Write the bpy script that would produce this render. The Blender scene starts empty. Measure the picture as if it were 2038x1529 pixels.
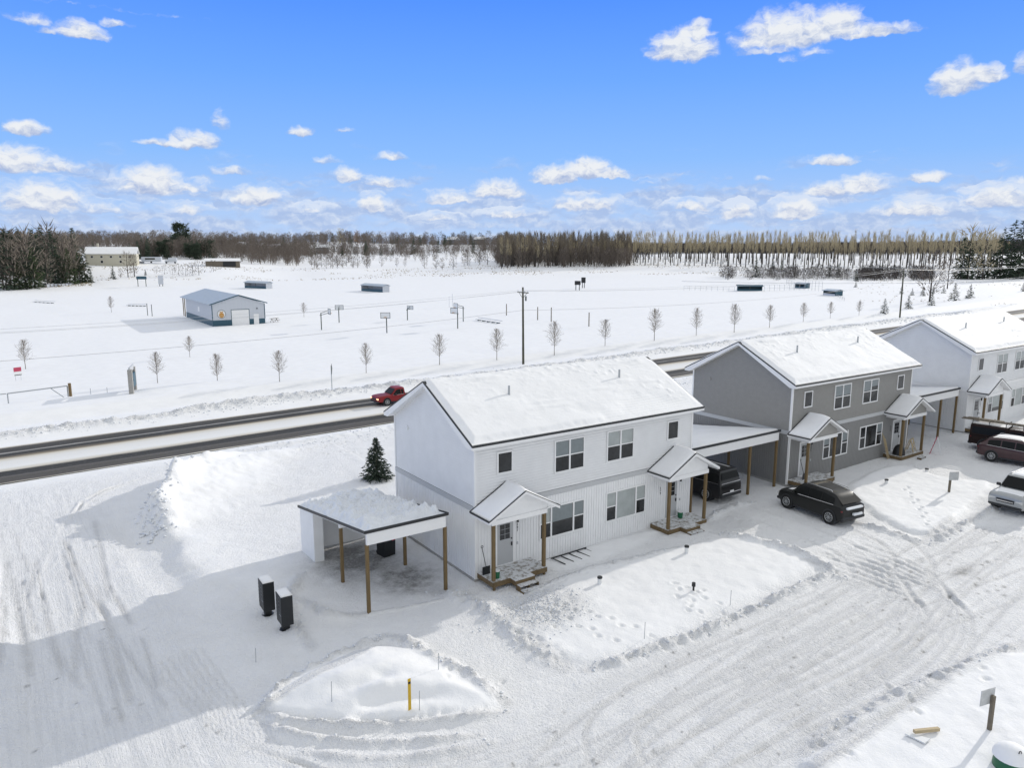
import bpy, math, random
import numpy as np
from mathutils import Vector, Matrix
random.seed(7); rng = np.random.default_rng(11)
SC = bpy.context.scene
COL = SC.collection
rad = math.radians

# ------------------------------------------------------------------ camera, sky, sun, exposure
F_PX, YAW, PITCH, ROLL = 1486.0, 0.6096, 0.1768, 0.0018
CAM = np.array([-17.0867, -27.3919, 15.0379])
_f = np.array([math.sin(YAW)*math.cos(PITCH), math.cos(YAW)*math.cos(PITCH), -math.sin(PITCH)])
_r = np.array([math.cos(YAW), -math.sin(YAW), 0.0]); _u = np.cross(_r, _f)
RV = math.cos(ROLL)*_r + math.sin(ROLL)*_u; UV = -math.sin(ROLL)*_r + math.cos(ROLL)*_u; FV = _f
cam = bpy.data.cameras.new('camera'); camo = bpy.data.objects.new('camera', cam); COL.objects.link(camo)
M = Matrix(((RV[0], UV[0], -FV[0], CAM[0]), (RV[1], UV[1], -FV[1], CAM[1]), (RV[2], UV[2], -FV[2], CAM[2]), (0, 0, 0, 1)))
camo.matrix_world = M
cam.sensor_width = 36; cam.lens = 36*F_PX/2038; cam.clip_end = 20000; cam.clip_start = .5
SC.camera = camo

SUN_EL, SUN_AZ = rad(19.5), rad(82.5)          # azimuth clockwise from +Y
SV = Vector((math.sin(SUN_AZ)*math.cos(SUN_EL), math.cos(SUN_AZ)*math.cos(SUN_EL), math.sin(SUN_EL)))
sl = bpy.data.lights.new('sun', 'SUN'); sl.energy = 2.75; sl.angle = rad(.53); sl.color = (1, .95, .87)
slo = bpy.data.objects.new('sun', sl); COL.objects.link(slo)
slo.rotation_euler = SV.to_track_quat('Z', 'Y').to_euler()
SC.view_settings.view_transform = 'Standard'; SC.view_settings.look = 'None'
SC.view_settings.exposure = -0.06; SC.view_settings.gamma = 1
SC.render.engine = 'CYCLES'
try:
    SC.cycles.max_bounces = 6; SC.cycles.diffuse_bounces = 3
except Exception: pass

def px_dir(x, y):
    d = FV*F_PX + RV*(x-1019) - UV*(y-764.5)
    return d/np.linalg.norm(d)

W = bpy.data.worlds.new('World'); SC.world = W; W.use_nodes = True
nt = W.node_tree; N = nt.nodes; Lk = nt.links
for n in list(N): N.remove(n)
def nd(t, tree=None, **kw):
    n = (tree or nt).nodes.new(t)
    for k, v in kw.items(): setattr(n, k, v)
    return n
def mth(op, a, b=None, c=None, tree=None, clamp=False):
    t = tree or nt
    n = t.nodes.new('ShaderNodeMath'); n.operation = op; n.use_clamp = clamp
    for i, v in enumerate((a, b, c)):
        if v is None: continue
        if isinstance(v, (int, float)): n.inputs[i].default_value = v
        else: t.links.new(v, n.inputs[i])
    return n.outputs[0]
def build_world():
    out = nd('ShaderNodeOutputWorld'); bg = nd('ShaderNodeBackground'); Lk.new(bg.outputs[0], out.inputs[0])
    tc = nd('ShaderNodeTexCoord')
    nrm = nd('ShaderNodeVectorMath', operation='NORMALIZE'); Lk.new(tc.outputs['Generated'], nrm.inputs[0])
    sep = nd('ShaderNodeSeparateXYZ'); Lk.new(nrm.outputs[0], sep.inputs[0])
    az = mth('ARCTAN2', sep.outputs[0], sep.outputs[1]); el = mth('ARCSINE', sep.outputs[2])
    sky = nd('ShaderNodeTexSky'); sky.sky_type = 'NISHITA'; sky.sun_disc = False
    sky.sun_elevation = SUN_EL; sky.sun_rotation = SUN_AZ; sky.altitude = 200; sky.air_density = 1; sky.dust_density = .6; sky.ozone_density = 1.5
    # day sky: Nishita overhead under an added bright fill, tinted towards the clear blue the photo shows near the horizon
    ramp = nd('ShaderNodeValToRGB'); e = ramp.color_ramp.elements
    Lk.new(mth('MULTIPLY', el, 1/rad(30), clamp=True), ramp.inputs[0])
    cols = [(0, (.38, .50, .70)), (.10, (.31, .45, .70)), (.22, (.20, .385, .735)), (.40, (.12, .30, .75)), (.58, (.068, .22, .735)), (1, (.03, .12, .60))]
    while len(e) < len(cols): e.new(.5)
    for i, (p, c) in enumerate(cols): e[i].position = p; e[i].color = (*c, 1)
    skm = nd('ShaderNodeVectorMath', operation='SCALE'); Lk.new(sky.outputs[0], skm.inputs[0]); skm.inputs['Scale'].default_value = .08
    hi = mth('MULTIPLY_ADD', el, 1/rad(8), -18.5/8, clamp=True)
    back = mth('ADD', mth('MULTIPLY', sep.outputs[0], -.10), mth('MULTIPLY', sep.outputs[1], -.99))  # same fill behind the camera, added to brighten the front walls
    hi = mth('MAXIMUM', hi, mth('MULTIPLY_ADD', back, 2.5, -.25, clamp=True))
    mx = nd('ShaderNodeMixRGB'); Lk.new(hi, mx.inputs[0]); Lk.new(ramp.outputs[0], mx.inputs[1]); 
    # unseen bright fill overhead, added to lift shaded snow and walls
    fill_veil = nd('ShaderNodeMixRGB'); fill_veil.inputs[0].default_value = .9
    Lk.new(skm.outputs[0], fill_veil.inputs[1]); fill_veil.inputs[2].default_value = (.60, .62, .635, 1)
    Lk.new(fill_veil.outputs[0], mx.inputs[2])
    # clouds
    comb = nd('ShaderNodeCombineXYZ'); Lk.new(az, comb.inputs[0]); Lk.new(el, comb.inputs[1])
    uv = comb.outputs[0]
    def noise(vec, scale, detail, rough, off=(0, 0, 0), sc=(1, 1, 1)):
        m = nd('ShaderNodeMapping'); m.inputs['Location'].default_value = off; m.inputs['Scale'].default_value = sc
        Lk.new(vec, m.inputs[0]); n = nd('ShaderNodeTexNoise'); n.inputs['Scale'].default_value = scale
        n.inputs['Detail'].default_value = detail; n.inputs['Roughness'].default_value = rough; Lk.new(m.outputs[0], n.inputs[0])
        return n.outputs[0]
    # warp
    wn = nd('ShaderNodeTexNoise'); wn.inputs['Scale'].default_value = 60; wn.inputs['Detail'].default_value = 3; Lk.new(uv, wn.inputs[0])
    ws = nd('ShaderNodeVectorMath', operation='MULTIPLY_ADD'); Lk.new(wn.outputs[1], ws.inputs[0]); ws.inputs[1].default_value = (.022, .014, 0); 
    cst = nd('ShaderNodeVectorMath', operation='ADD'); Lk.new(uv, cst.inputs[0]); cst.inputs[1].default_value = (-.011, -.007, 0)
    Lk.new(cst.outputs[0], ws.inputs[2]); wuv = ws.outputs[0]
    blobs = [(1355, 88, 78, 38, 1), (1385, 55, 42, 24, .9), (1570, 52, 115, 46, .95), (1660, 40, 70, 40, .95), (1735, 58, 95, 14, .8), (1520, 95, 70, 14, .62), (1620, 100, 45, 14, .5), (1585, 112, 50, 12, .42),
             (1910, 150, 48, 38, 1), (1950, 145, 48, 22, .95), (2034, 118, 18, 26, .6), (160, 56, 52, 22, .85), (62, 33, 44, 16, .6), (225, 43, 34, 9, .7), (95, 58, 20, 9, .7),
             (50, 251, 46, 18, .95), (385, 275, 60, 24, .95), (325, 282, 50, 10, .8), (438, 235, 20, 24, .6), (597, 259, 34, 13, .8), (686, 259, 26, 8, .55),
             (25, 312, 75, 34, .95), (105, 326, 60, 20, .8), (82, 388, 78, 38, 1), (300, 356, 72, 38, 1), (370, 368, 55, 16, .7), (512, 388, 64, 28, .98), (650, 317, 44, 10, .6), (780, 310, 44, 12, .7),
             (693, 346, 36, 22, .85), (762, 360, 44, 15, .8), (742, 404, 42, 24, .98), (990, 375, 70, 26, .95), (900, 392, 80, 18, .8), (458, 337, 56, 12, .62), (1105, 345, 60, 26, 1), (1170, 332, 62, 30, 1), (1215, 343, 46, 18, .95),
             (1165, 402, 95, 22, .85), (1655, 317, 58, 13, .85), (1650, 374, 66, 20, .9), (1715, 362, 55, 24, .95), (1585, 414, 62, 30, .98), (1470, 416, 38, 24, .9), (1848, 350, 44, 15, .95), (1820, 412, 90, 22, .88), (1990, 388, 75, 26, .95),
             (1380, 408, 64, 16, .75), (1010, 422, 70, 14, .75), (1520, 355, 30, 8, .5), (1450, 352, 28, 8, .5), (870, 430, 60, 12, .7), (620, 412, 60, 12, .6), (200, 412, 80, 16, .62), (370, 415, 60, 16, .7), (1290, 360, 30, 8, .4), (2030, 357, 30, 10, .6), (1740, 300, 60, 5, .25), (200, 12, 230, 4, .35)]
    acc = None; accy = None; accs = None
    for (x, y, w, h, st) in blobs:
        d = px_dir(x, y); a0 = math.atan2(d[0], d[1]); e0 = math.asin(d[2]); k = 1/1500.0
        ca = 1/math.cos(e0)
        s = nd('ShaderNodeVectorMath', operation='MULTIPLY_ADD'); Lk.new(wuv, s.inputs[0])
        sx, sy = 1/(w*k*1.04*ca), 1/(h*k*1.04)
        s.inputs[1].default_value = (sx, sy, 0); s.inputs[2].default_value = (-a0*sx, -(e0-h*k*.45)*sy, 0)
        sp = nd('ShaderNodeSeparateXYZ'); Lk.new(s.outputs[0], sp.inputs[0])
        yy = mth('MAXIMUM', mth('MULTIPLY', sp.outputs[1], .72), mth('MULTIPLY', sp.outputs[1], -2.6))
        q = mth('ADD', mth('MULTIPLY', sp.outputs[0], sp.outputs[0]), mth('MULTIPLY', yy, yy))
        v = mth('MULTIPLY', mth('SUBTRACT', 1.0, q, clamp=True), st)
        acc = v if acc is None else mth('MAXIMUM', acc, v)
        vy = mth('MULTIPLY', v, sp.outputs[1]); accy = vy if accy is None else mth('ADD', accy, vy); accs = v if accs is None else mth('ADD', accs, v)
    n1 = noise(wuv, 55, 7, .62, sc=(1, 1.7, 1)); n1b = noise(wuv, 55, 7, .62, off=(.004, .012, 0), sc=(1, 1.7, 1))
    dens = mth('SUBTRACT', mth('ADD', mth('MULTIPLY', acc, 1.25), mth('MULTIPLY', n1, 1.1)), .80)
    a1 = nd('ShaderNodeMapRange', interpolation_type='SMOOTHSTEP'); Lk.new(dens, a1.inputs[0]); a1.inputs[1].default_value = .0; a1.inputs[2].default_value = .8
    gate = nd('ShaderNodeMapRange', interpolation_type='SMOOTHSTEP'); Lk.new(acc, gate.inputs[0]); gate.inputs[1].default_value = 0; gate.inputs[2].default_value = .3
    a1o = mth('MULTIPLY', a1.outputs[0], gate.outputs[0])
    # low broken layer near the horizon
    n2 = noise(wuv, 13, 7, .6, off=(.3, .1, 0), sc=(1, 3.6, 1))
    band = nd('ShaderNodeValToRGB'); be = band.color_ramp.elements
    Lk.new(mth('MULTIPLY', el, 1/rad(10), clamp=True), band.inputs[0])
    bs = [(0, .30), (.15, .27), (.38, .20), (.60, .04), (.8, -.0)]
    while len(be) < len(bs): be.new(.5)
    for i, (p, c) in enumerate(bs): be[i].position = p; be[i].color = (max(c, 0),)*3 + (1,)
    d2 = mth('SUBTRACT', mth('ADD', n2, band.outputs[0]), .575)
    a2 = nd('ShaderNodeMapRange', interpolation_type='SMOOTHSTEP'); Lk.new(d2, a2.inputs[0]); a2.inputs[1].default_value = 0; a2.inputs[2].default_value = .22; a2.inputs[4].default_value = .62
    alpha = mth('MAXIMUM', a1o, mth('MULTIPLY', a2.outputs[0], mth('MULTIPLY', band.outputs[0], 12, clamp=True)))
    ty = mth('DIVIDE', accy, mth('ADD', accs, .02))
    lit = mth('MULTIPLY_ADD', mth('SUBTRACT', n1, n1b), 2.4, .22)
    lit2 = mth('ADD', mth('ADD', lit, mth('MULTIPLY', ty, 1.05)), mth('MULTIPLY', a1.outputs[0], .30), clamp=True)
    cc = nd('ShaderNodeMixRGB'); Lk.new(lit2, cc.inputs[0]); cc.inputs[1].default_value = (.30, .37, .54, 1); cc.inputs[2].default_value = (.62, .64, .67, 1)
    fin = nd('ShaderNodeMixRGB'); Lk.new(alpha, fin.inputs[0]); Lk.new(mx.outputs[0], fin.inputs[1]); Lk.new(cc.outputs[0], fin.inputs[2])
    Lk.new(fin.outputs[0], bg.inputs[0]); bg.inputs[1].default_value = 1.42
build_world()

# ------------------------------------------------------------------ materials
MATS = {}
def mat(name, col, rough=.6, metal=0, noise=0.0, nscale=8.0, bump=0.0, bscale=30.0, spec=.5, coat=0.0, emit=None, stretch=(1, 1, 1), sss=0):
    if name in MATS: return MATS[name]
    m = bpy.data.materials.new(name); m.use_nodes = True; t = m.node_tree
    b = t.nodes['Principled BSDF']; b.inputs['Base Color'].default_value = (*col, 1); b.inputs['Roughness'].default_value = rough
    b.inputs['Metallic'].default_value = metal; b.inputs['Specular IOR Level'].default_value = spec; b.inputs['Coat Weight'].default_value = coat
    b.inputs['Coat Roughness'].default_value = .08
    if noise or bump:
        tc = t.nodes.new('ShaderNodeTexCoord'); mp = t.nodes.new('ShaderNodeMapping'); mp.inputs['Scale'].default_value = stretch
        t.links.new(tc.outputs['Object'], mp.inputs[0])
    if noise:
        n = t.nodes.new('ShaderNodeTexNoise'); n.inputs['Scale'].default_value = nscale; n.inputs['Detail'].default_value = 6; n.inputs['Roughness'].default_value = .65
        t.links.new(mp.outputs[0], n.inputs[0])
        mr = t.nodes.new('ShaderNodeMapRange'); t.links.new(n.outputs[0], mr.inputs[0]); mr.inputs[1].default_value = .25; mr.inputs[2].default_value = .75
        mr.inputs[3].default_value = 1-noise; mr.inputs[4].default_value = 1+noise
        v = t.nodes.new('ShaderNodeVectorMath'); v.operation = 'SCALE'; v.inputs[0].default_value = col; t.links.new(mr.outputs[0], v.inputs['Scale'])
        t.links.new(v.outputs[0], b.inputs['Base Color'])
    if bump:
        n = t.nodes.new('ShaderNodeTexNoise'); n.inputs['Scale'].default_value = bscale; n.inputs['Detail'].default_value = 5; t.links.new(mp.outputs[0], n.inputs[0])
        bu = t.nodes.new('ShaderNodeBump'); bu.inputs['Strength'].default_value = 1; bu.inputs['Distance'].default_value = bump
        t.links.new(n.outputs[0], bu.inputs['Height']); t.links.new(bu.outputs[0], b.inputs['Normal'])
    if emit: b.inputs['Emission Color'].default_value = (*emit[0], 1); b.inputs['Emission Strength'].default_value = emit[1]
    MATS[name] = m; return m
SNOWC = (.88, .88, .885)
mat('white_siding', (.82, .825, .83), .55, noise=.05, nscale=1.2)
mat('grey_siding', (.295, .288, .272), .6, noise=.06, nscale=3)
mat('white_trim', (.83, .83, .83), .45, noise=.02)
mat('grey_trim', (.50, .51, .52), .5, noise=.04)
mat('black_trim', (.02, .022, .025), .5)
mat('shingle', (.05, .05, .052), .9, noise=.3, nscale=20)
mat('glass_dark', (.024, .026, .028), .12, spec=.45, noise=.6, nscale=1.3)
mat('blind', (.36, .39, .385), .35, noise=.18, nscale=1.6, bump=.01, bscale=4)
mat('blind_dark', (.20, .23, .24), .3, noise=.1, nscale=5)
mat('concrete', (.35, .34, .32), .9, noise=.15)
mat('door_grey', (.44, .45, .46), .5)
mat('wood_treated', (.165, .112, .05), .8, noise=.28, nscale=3, stretch=(6, 6, .8))
mat('wood_treated_h', (.15, .105, .052), .8, noise=.3, nscale=5)
mat('wood_pale', (.50, .40, .25), .8, noise=.15)
mat('wood_old', (.17, .145, .11), .9, noise=.25, nscale=4)
mat('pole_wood', (.085, .085, .06), .9, noise=.25, nscale=5)
mat('black_metal', (.012, .014, .016), .45, noise=.2, nscale=30)
mat('galv', (.40, .42, .44), .4, metal=.6)
mat('dark_green_metal', (.03, .05, .045), .5)
mat('green_plastic', (.01, .12, .05), .4)
mat('white_plastic', (.75, .76, .76), .5)
mat('yellow', (.62, .40, .02), .5)
mat('teal', (.025, .085, .125), .5, noise=.05)
mat('metal_white', (.55, .58, .63), .45, noise=.03)
mat('roof_steel', (.45, .51, .57), .5, noise=.1, nscale=1.5)
mat('tyre', (.012, .012, .012), .85)
mat('rim', (.45, .46, .47), .3, metal=.8)
mat('chrome', (.7, .7, .72), .15, metal=1)
mat('red_lamp', (.16, .008, .012), .3)
mat('lamp_clear', (.6, .6, .58), .15)
mat('car_glass', (.014, .015, .015), .3, spec=.12)
mat('cream', (.56, .53, .43), .7, noise=.05)
mat('grey_wall', (.14, .15, .16), .8, noise=.1)
mat('tan_box', (.42, .30, .16), .7)
mat('orange', (.55, .27, .05), .6)
mat('red_sign', (.45, .05, .10), .5)
mat('backboard', (.74, .76, .78), .3)
mat('bark', (.13, .105, .08), .95, noise=.3, nscale=3)
mat('twig', (.22, .185, .15), .95, noise=.15, nscale=1)
mat('bark_far', (.12, .10, .085), .95)
mat('twig_far', (.145, .12, .10), .95, noise=.2, nscale=.05)
mat('twig_pop', (.40, .34, .22), .95, noise=.2, nscale=.08)
mat('twig_rust', (.26, .13, .05), .95)
mat('needles', (.030, .048, .030), .9, noise=.45, nscale=2.5)
mat('needles_far', (.042, .062, .038), .9, noise=.4, nscale=.2)
mat('needles_green', (.05, .075, .03), .9, noise=.4, nscale=.2)
mat('dry_grass', (.33, .27, .17), .95, noise=.3, nscale=.5)
mat('bag', (.01, .011, .012), .35, bump=.01, bscale=12)

def snow_mat(name, dirt=False, bumpd=.02, base=SNOWC):
    m = bpy.data.materials.new(name); m.use_nodes = True; t = m.node_tree; L = t.links
    b = t.nodes['Principled BSDF']; b.inputs['Roughness'].default_value = .7; b.inputs['Specular IOR Level'].default_value = .2
    g = t.nodes.new('ShaderNodeNewGeometry')
    n = t.nodes.new('ShaderNodeTexNoise'); n.inputs['Scale'].default_value = .8; n.inputs['Detail'].default_value = 8; n.inputs['Roughness'].default_value = .6; L.new(g.outputs['Position'], n.inputs[0])
    n2 = t.nodes.new('ShaderNodeTexNoise'); n2.inputs['Scale'].default_value = 7; n2.inputs['Detail'].default_value = 4; n2.inputs['Roughness'].default_value = .7; L.new(g.outputs['Position'], n2.inputs[0])
    mr = t.nodes.new('ShaderNodeMapRange'); L.new(n.outputs[0], mr.inputs[0]); mr.inputs[1].default_value = .3; mr.inputs[2].default_value = .7; mr.inputs[3].default_value = .955; mr.inputs[4].default_value = 1.02
    v = t.nodes.new('ShaderNodeVectorMath'); v.operation = 'SCALE'; v.inputs[0].default_value = base; L.new(mr.outputs[0], v.inputs['Scale'])
    colout = v.outputs[0]
    bh = n2.outputs[0]
    bu = t.nodes.new('ShaderNodeBump'); bu.inputs['Strength'].default_value = 1; bu.inputs['Distance'].default_value = bumpd
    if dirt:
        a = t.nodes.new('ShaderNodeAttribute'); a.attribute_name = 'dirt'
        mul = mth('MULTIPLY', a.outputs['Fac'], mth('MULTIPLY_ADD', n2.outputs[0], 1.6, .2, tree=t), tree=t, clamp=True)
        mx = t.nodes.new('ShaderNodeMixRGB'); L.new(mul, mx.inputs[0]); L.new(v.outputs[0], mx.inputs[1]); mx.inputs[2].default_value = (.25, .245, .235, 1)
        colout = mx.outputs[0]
        r = t.nodes.new('ShaderNodeAttribute'); r.attribute_name = 'rough'; STK = []
        n3 = t.nodes.new('ShaderNodeTexNoise'); n3.inputs['Scale'].default_value = 16; n3.inputs['Detail'].default_value = 3; n3.inputs['Roughness'].default_value = .7; L.new(g.outputs['Position'], n3.inputs[0])
        for an, scv in (('lane', (7, .35, 1)), ('street', (.35, 7, 1))):
            at_ = t.nodes.new('ShaderNodeAttribute'); at_.attribute_name = an
            mp = t.nodes.new('ShaderNodeMapping'); mp.inputs['Scale'].default_value = scv; L.new(g.outputs['Position'], mp.inputs[0])
            ns = t.nodes.new('ShaderNodeTexNoise'); ns.inputs['Scale'].default_value = 1; ns.inputs['Detail'].default_value = 5; ns.inputs['Roughness'].default_value = .75; ns.inputs['Distortion'].default_value = 1.1; L.new(mp.outputs[0], ns.inputs[0])
            rr = t.nodes.new('ShaderNodeMapRange'); L.new(ns.outputs[0], rr.inputs[0]); rr.inputs[1].default_value = .36; rr.inputs[2].default_value = .50; rr.inputs[3].default_value = 1; rr.inputs[4].default_value = 0
            f_ = mth('MULTIPLY', rr.outputs[0], at_.outputs['Fac'], tree=t)
            m2 = t.nodes.new('ShaderNodeMixRGB'); L.new(mth('MULTIPLY', f_, .07, tree=t), m2.inputs[0]); L.new(colout, m2.inputs[1]); m2.inputs[2].default_value = (.30, .31, .33, 1); colout = m2.outputs[0]
            STK.append(mth('MULTIPLY', ns.outputs[0], at_.outputs['Fac'], tree=t))
        bh = mth('MULTIPLY', mth('ADD', n2.outputs[0], mth('MULTIPLY', n3.outputs[0], .55, tree=t), tree=t), mth('MULTIPLY_ADD', r.outputs['Fac'], 2.9, .15, tree=t), tree=t)
    if dirt: bh = mth('ADD', bh, mth('MULTIPLY', mth('ADD', STK[0], STK[1], tree=t), 1.5, tree=t), tree=t)
    L.new(bh, bu.inputs['Height']); L.new(bu.outputs[0], b.inputs['Normal']); L.new(colout, b.inputs['Base Color'])
    MATS[name] = m; return m
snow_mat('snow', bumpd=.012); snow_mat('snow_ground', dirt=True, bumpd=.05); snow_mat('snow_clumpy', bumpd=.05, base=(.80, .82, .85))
snow_mat('snow_hard', bumpd=.03, base=(.74, .75, .76))

def snowy_wood():
    m = bpy.data.materials.new('snowy_deck'); m.use_nodes = True; t = m.node_tree; L = t.links; b = t.nodes['Principled BSDF']; b.inputs['Roughness'].default_value = .8
    tc = t.nodes.new('ShaderNodeTexCoord'); sp = t.nodes.new('ShaderNodeSeparateXYZ'); L.new(tc.outputs['Object'], sp.inputs[0])
    n = t.nodes.new('ShaderNodeTexNoise'); n.inputs['Scale'].default_value = 5; n.inputs['Detail'].default_value = 5; n.inputs['Roughness'].default_value = .7; L.new(tc.outputs['Object'], n.inputs[0])
    mr = t.nodes.new('ShaderNodeMapRange'); L.new(n.outputs[0], mr.inputs[0]); mr.inputs[1].default_value = .40; mr.inputs[2].default_value = .52
    mx = t.nodes.new('ShaderNodeMixRGB'); L.new(mr.outputs[0], mx.inputs[0]); mx.inputs[1].default_value = (.27, .25, .22, 1); mx.inputs[2].default_value = (.66, .67, .68, 1); L.new(mx.outputs[0], b.inputs['Base Color'])
    MATS['snowy_deck'] = m
snowy_wood()
def road_mat():
    m = bpy.data.materials.new('road_surface'); m.use_nodes = True; t = m.node_tree; L = t.links; b = t.nodes['Principled BSDF']
    g = t.nodes.new('ShaderNodeNewGeometry'); sp = t.nodes.new('ShaderNodeSeparateXYZ'); L.new(g.outputs['Position'], sp.inputs[0])
    def nz(sc, detail, rough=.6):
        mp = t.nodes.new('ShaderNodeMapping'); mp.inputs['Scale'].default_value = sc; L.new(g.outputs['Position'], mp.inputs[0])
        n = t.nodes.new('ShaderNodeTexNoise'); n.inputs['Scale'].default_value = 1; n.inputs['Detail'].default_value = detail; n.inputs['Roughness'].default_value = rough; L.new(mp.outputs[0], n.inputs[0]); return n.outputs[0]
    a = nz((.035, 1.1, 0), 6); c = nz((.35, 6, 0), 5, .7); c2 = nz((3, 9, 0), 4, .7)
    yy = mth('ADD', mth('MULTIPLY_ADD', sp.outputs[1], 1/12.0, -30.4/12.0, tree=t), mth('MULTIPLY_ADD', a, .085, -.043, tree=t), tree=t)
    yy = mth('ADD', yy, mth('MULTIPLY_ADD', c, .05, -.025, tree=t), tree=t)
    rp = t.nodes.new('ShaderNodeValToRGB'); L.new(yy, rp.inputs[0]); e = rp.color_ramp.elements
    S = (.80, .80, .79); D = (.040, .038, .034); G = (.085, .078, .068); B = (.30, .25, .18); SB = (.62, .58, .50)
    st = [(0, S), (.045, SB), (.065, G), (.155, G), (.175, (.13, .12, .11)), (.205, D), (.30, D), (.335, SB), (.40, S), (.55, (.74, .73, .71)), (.62, SB), (.655, B), (.70, D), (.765, D), (.785, (.45, .44, .42)), (.805, G), (.83, D), (.925, G), (.955, SB), (.985, S)]
    while len(e) < len(st): e.new(.5)
    for i, (p, cc) in enumerate(st): e[i].position = p; e[i].color = (*cc, 1)
    mx = t.nodes.new('ShaderNodeMixRGB'); mx.blend_type = 'MIX'
    mr = t.nodes.new('ShaderNodeMapRange'); L.new(c2, mr.inputs[0]); mr.inputs[1].default_value = .55; mr.inputs[2].default_value = .8; mr.inputs[4].default_value = .35
    L.new(mr.outputs[0], mx.inputs[0]); L.new(rp.outputs[0], mx.inputs[1]); mx.inputs[2].default_value = (.4, .39, .37, 1)
    L.new(mx.outputs[0], b.inputs['Base Color']); b.inputs['Roughness'].default_value = .75; b.inputs['Specular IOR Level'].default_value = .3
    bu = t.nodes.new('ShaderNodeBump'); bu.inputs['Distance'].default_value = .02; L.new(c2, bu.inputs['Height']); L.new(bu.outputs[0], b.inputs['Normal'])
    MATS['road_surface'] = m
road_mat()

# ------------------------------------------------------------------ mesh helpers
def tag(o, label=None, cat=None, group=None, kind=None):
    if label: o['label'] = label
    if cat: o['category'] = cat
    if group: o['group'] = group
    if kind: o['kind'] = kind
    return o
def empty(name, loc, rz=0, label=None, cat=None, group=None):
    o = bpy.data.objects.new(name, None); o.empty_display_size = .3; COL.objects.link(o); o.location = loc; o.rotation_euler = (0, 0, rz)
    return tag(o, label, cat, group)
def link(name, me, parent=None):
    o = bpy.data.objects.new(name, me); COL.objects.link(o)
    if parent: o.parent = parent
    return o
def np_mesh(name, V, Fq, mats, smooth=False, nsides=4):
    me = bpy.data.meshes.new(name); V = np.asarray(V, np.float32); Fq = np.asarray(Fq, np.int32)
    me.vertices.add(len(V)); me.vertices.foreach_set('co', V.ravel())
    me.loops.add(Fq.size); me.loops.foreach_set('vertex_index', Fq.ravel())
    me.polygons.add(len(Fq)); me.polygons.foreach_set('loop_start', np.arange(0, Fq.size, nsides, dtype=np.int32))
    try: me.polygons.foreach_set('loop_total', np.full(len(Fq), nsides, np.int32))
    except Exception: pass
    if smooth: me.polygons.foreach_set('use_smooth', np.ones(len(Fq), bool))
    for m in mats: me.materials.append(MATS[m])
    me.update(calc_edges=True); return me
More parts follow.
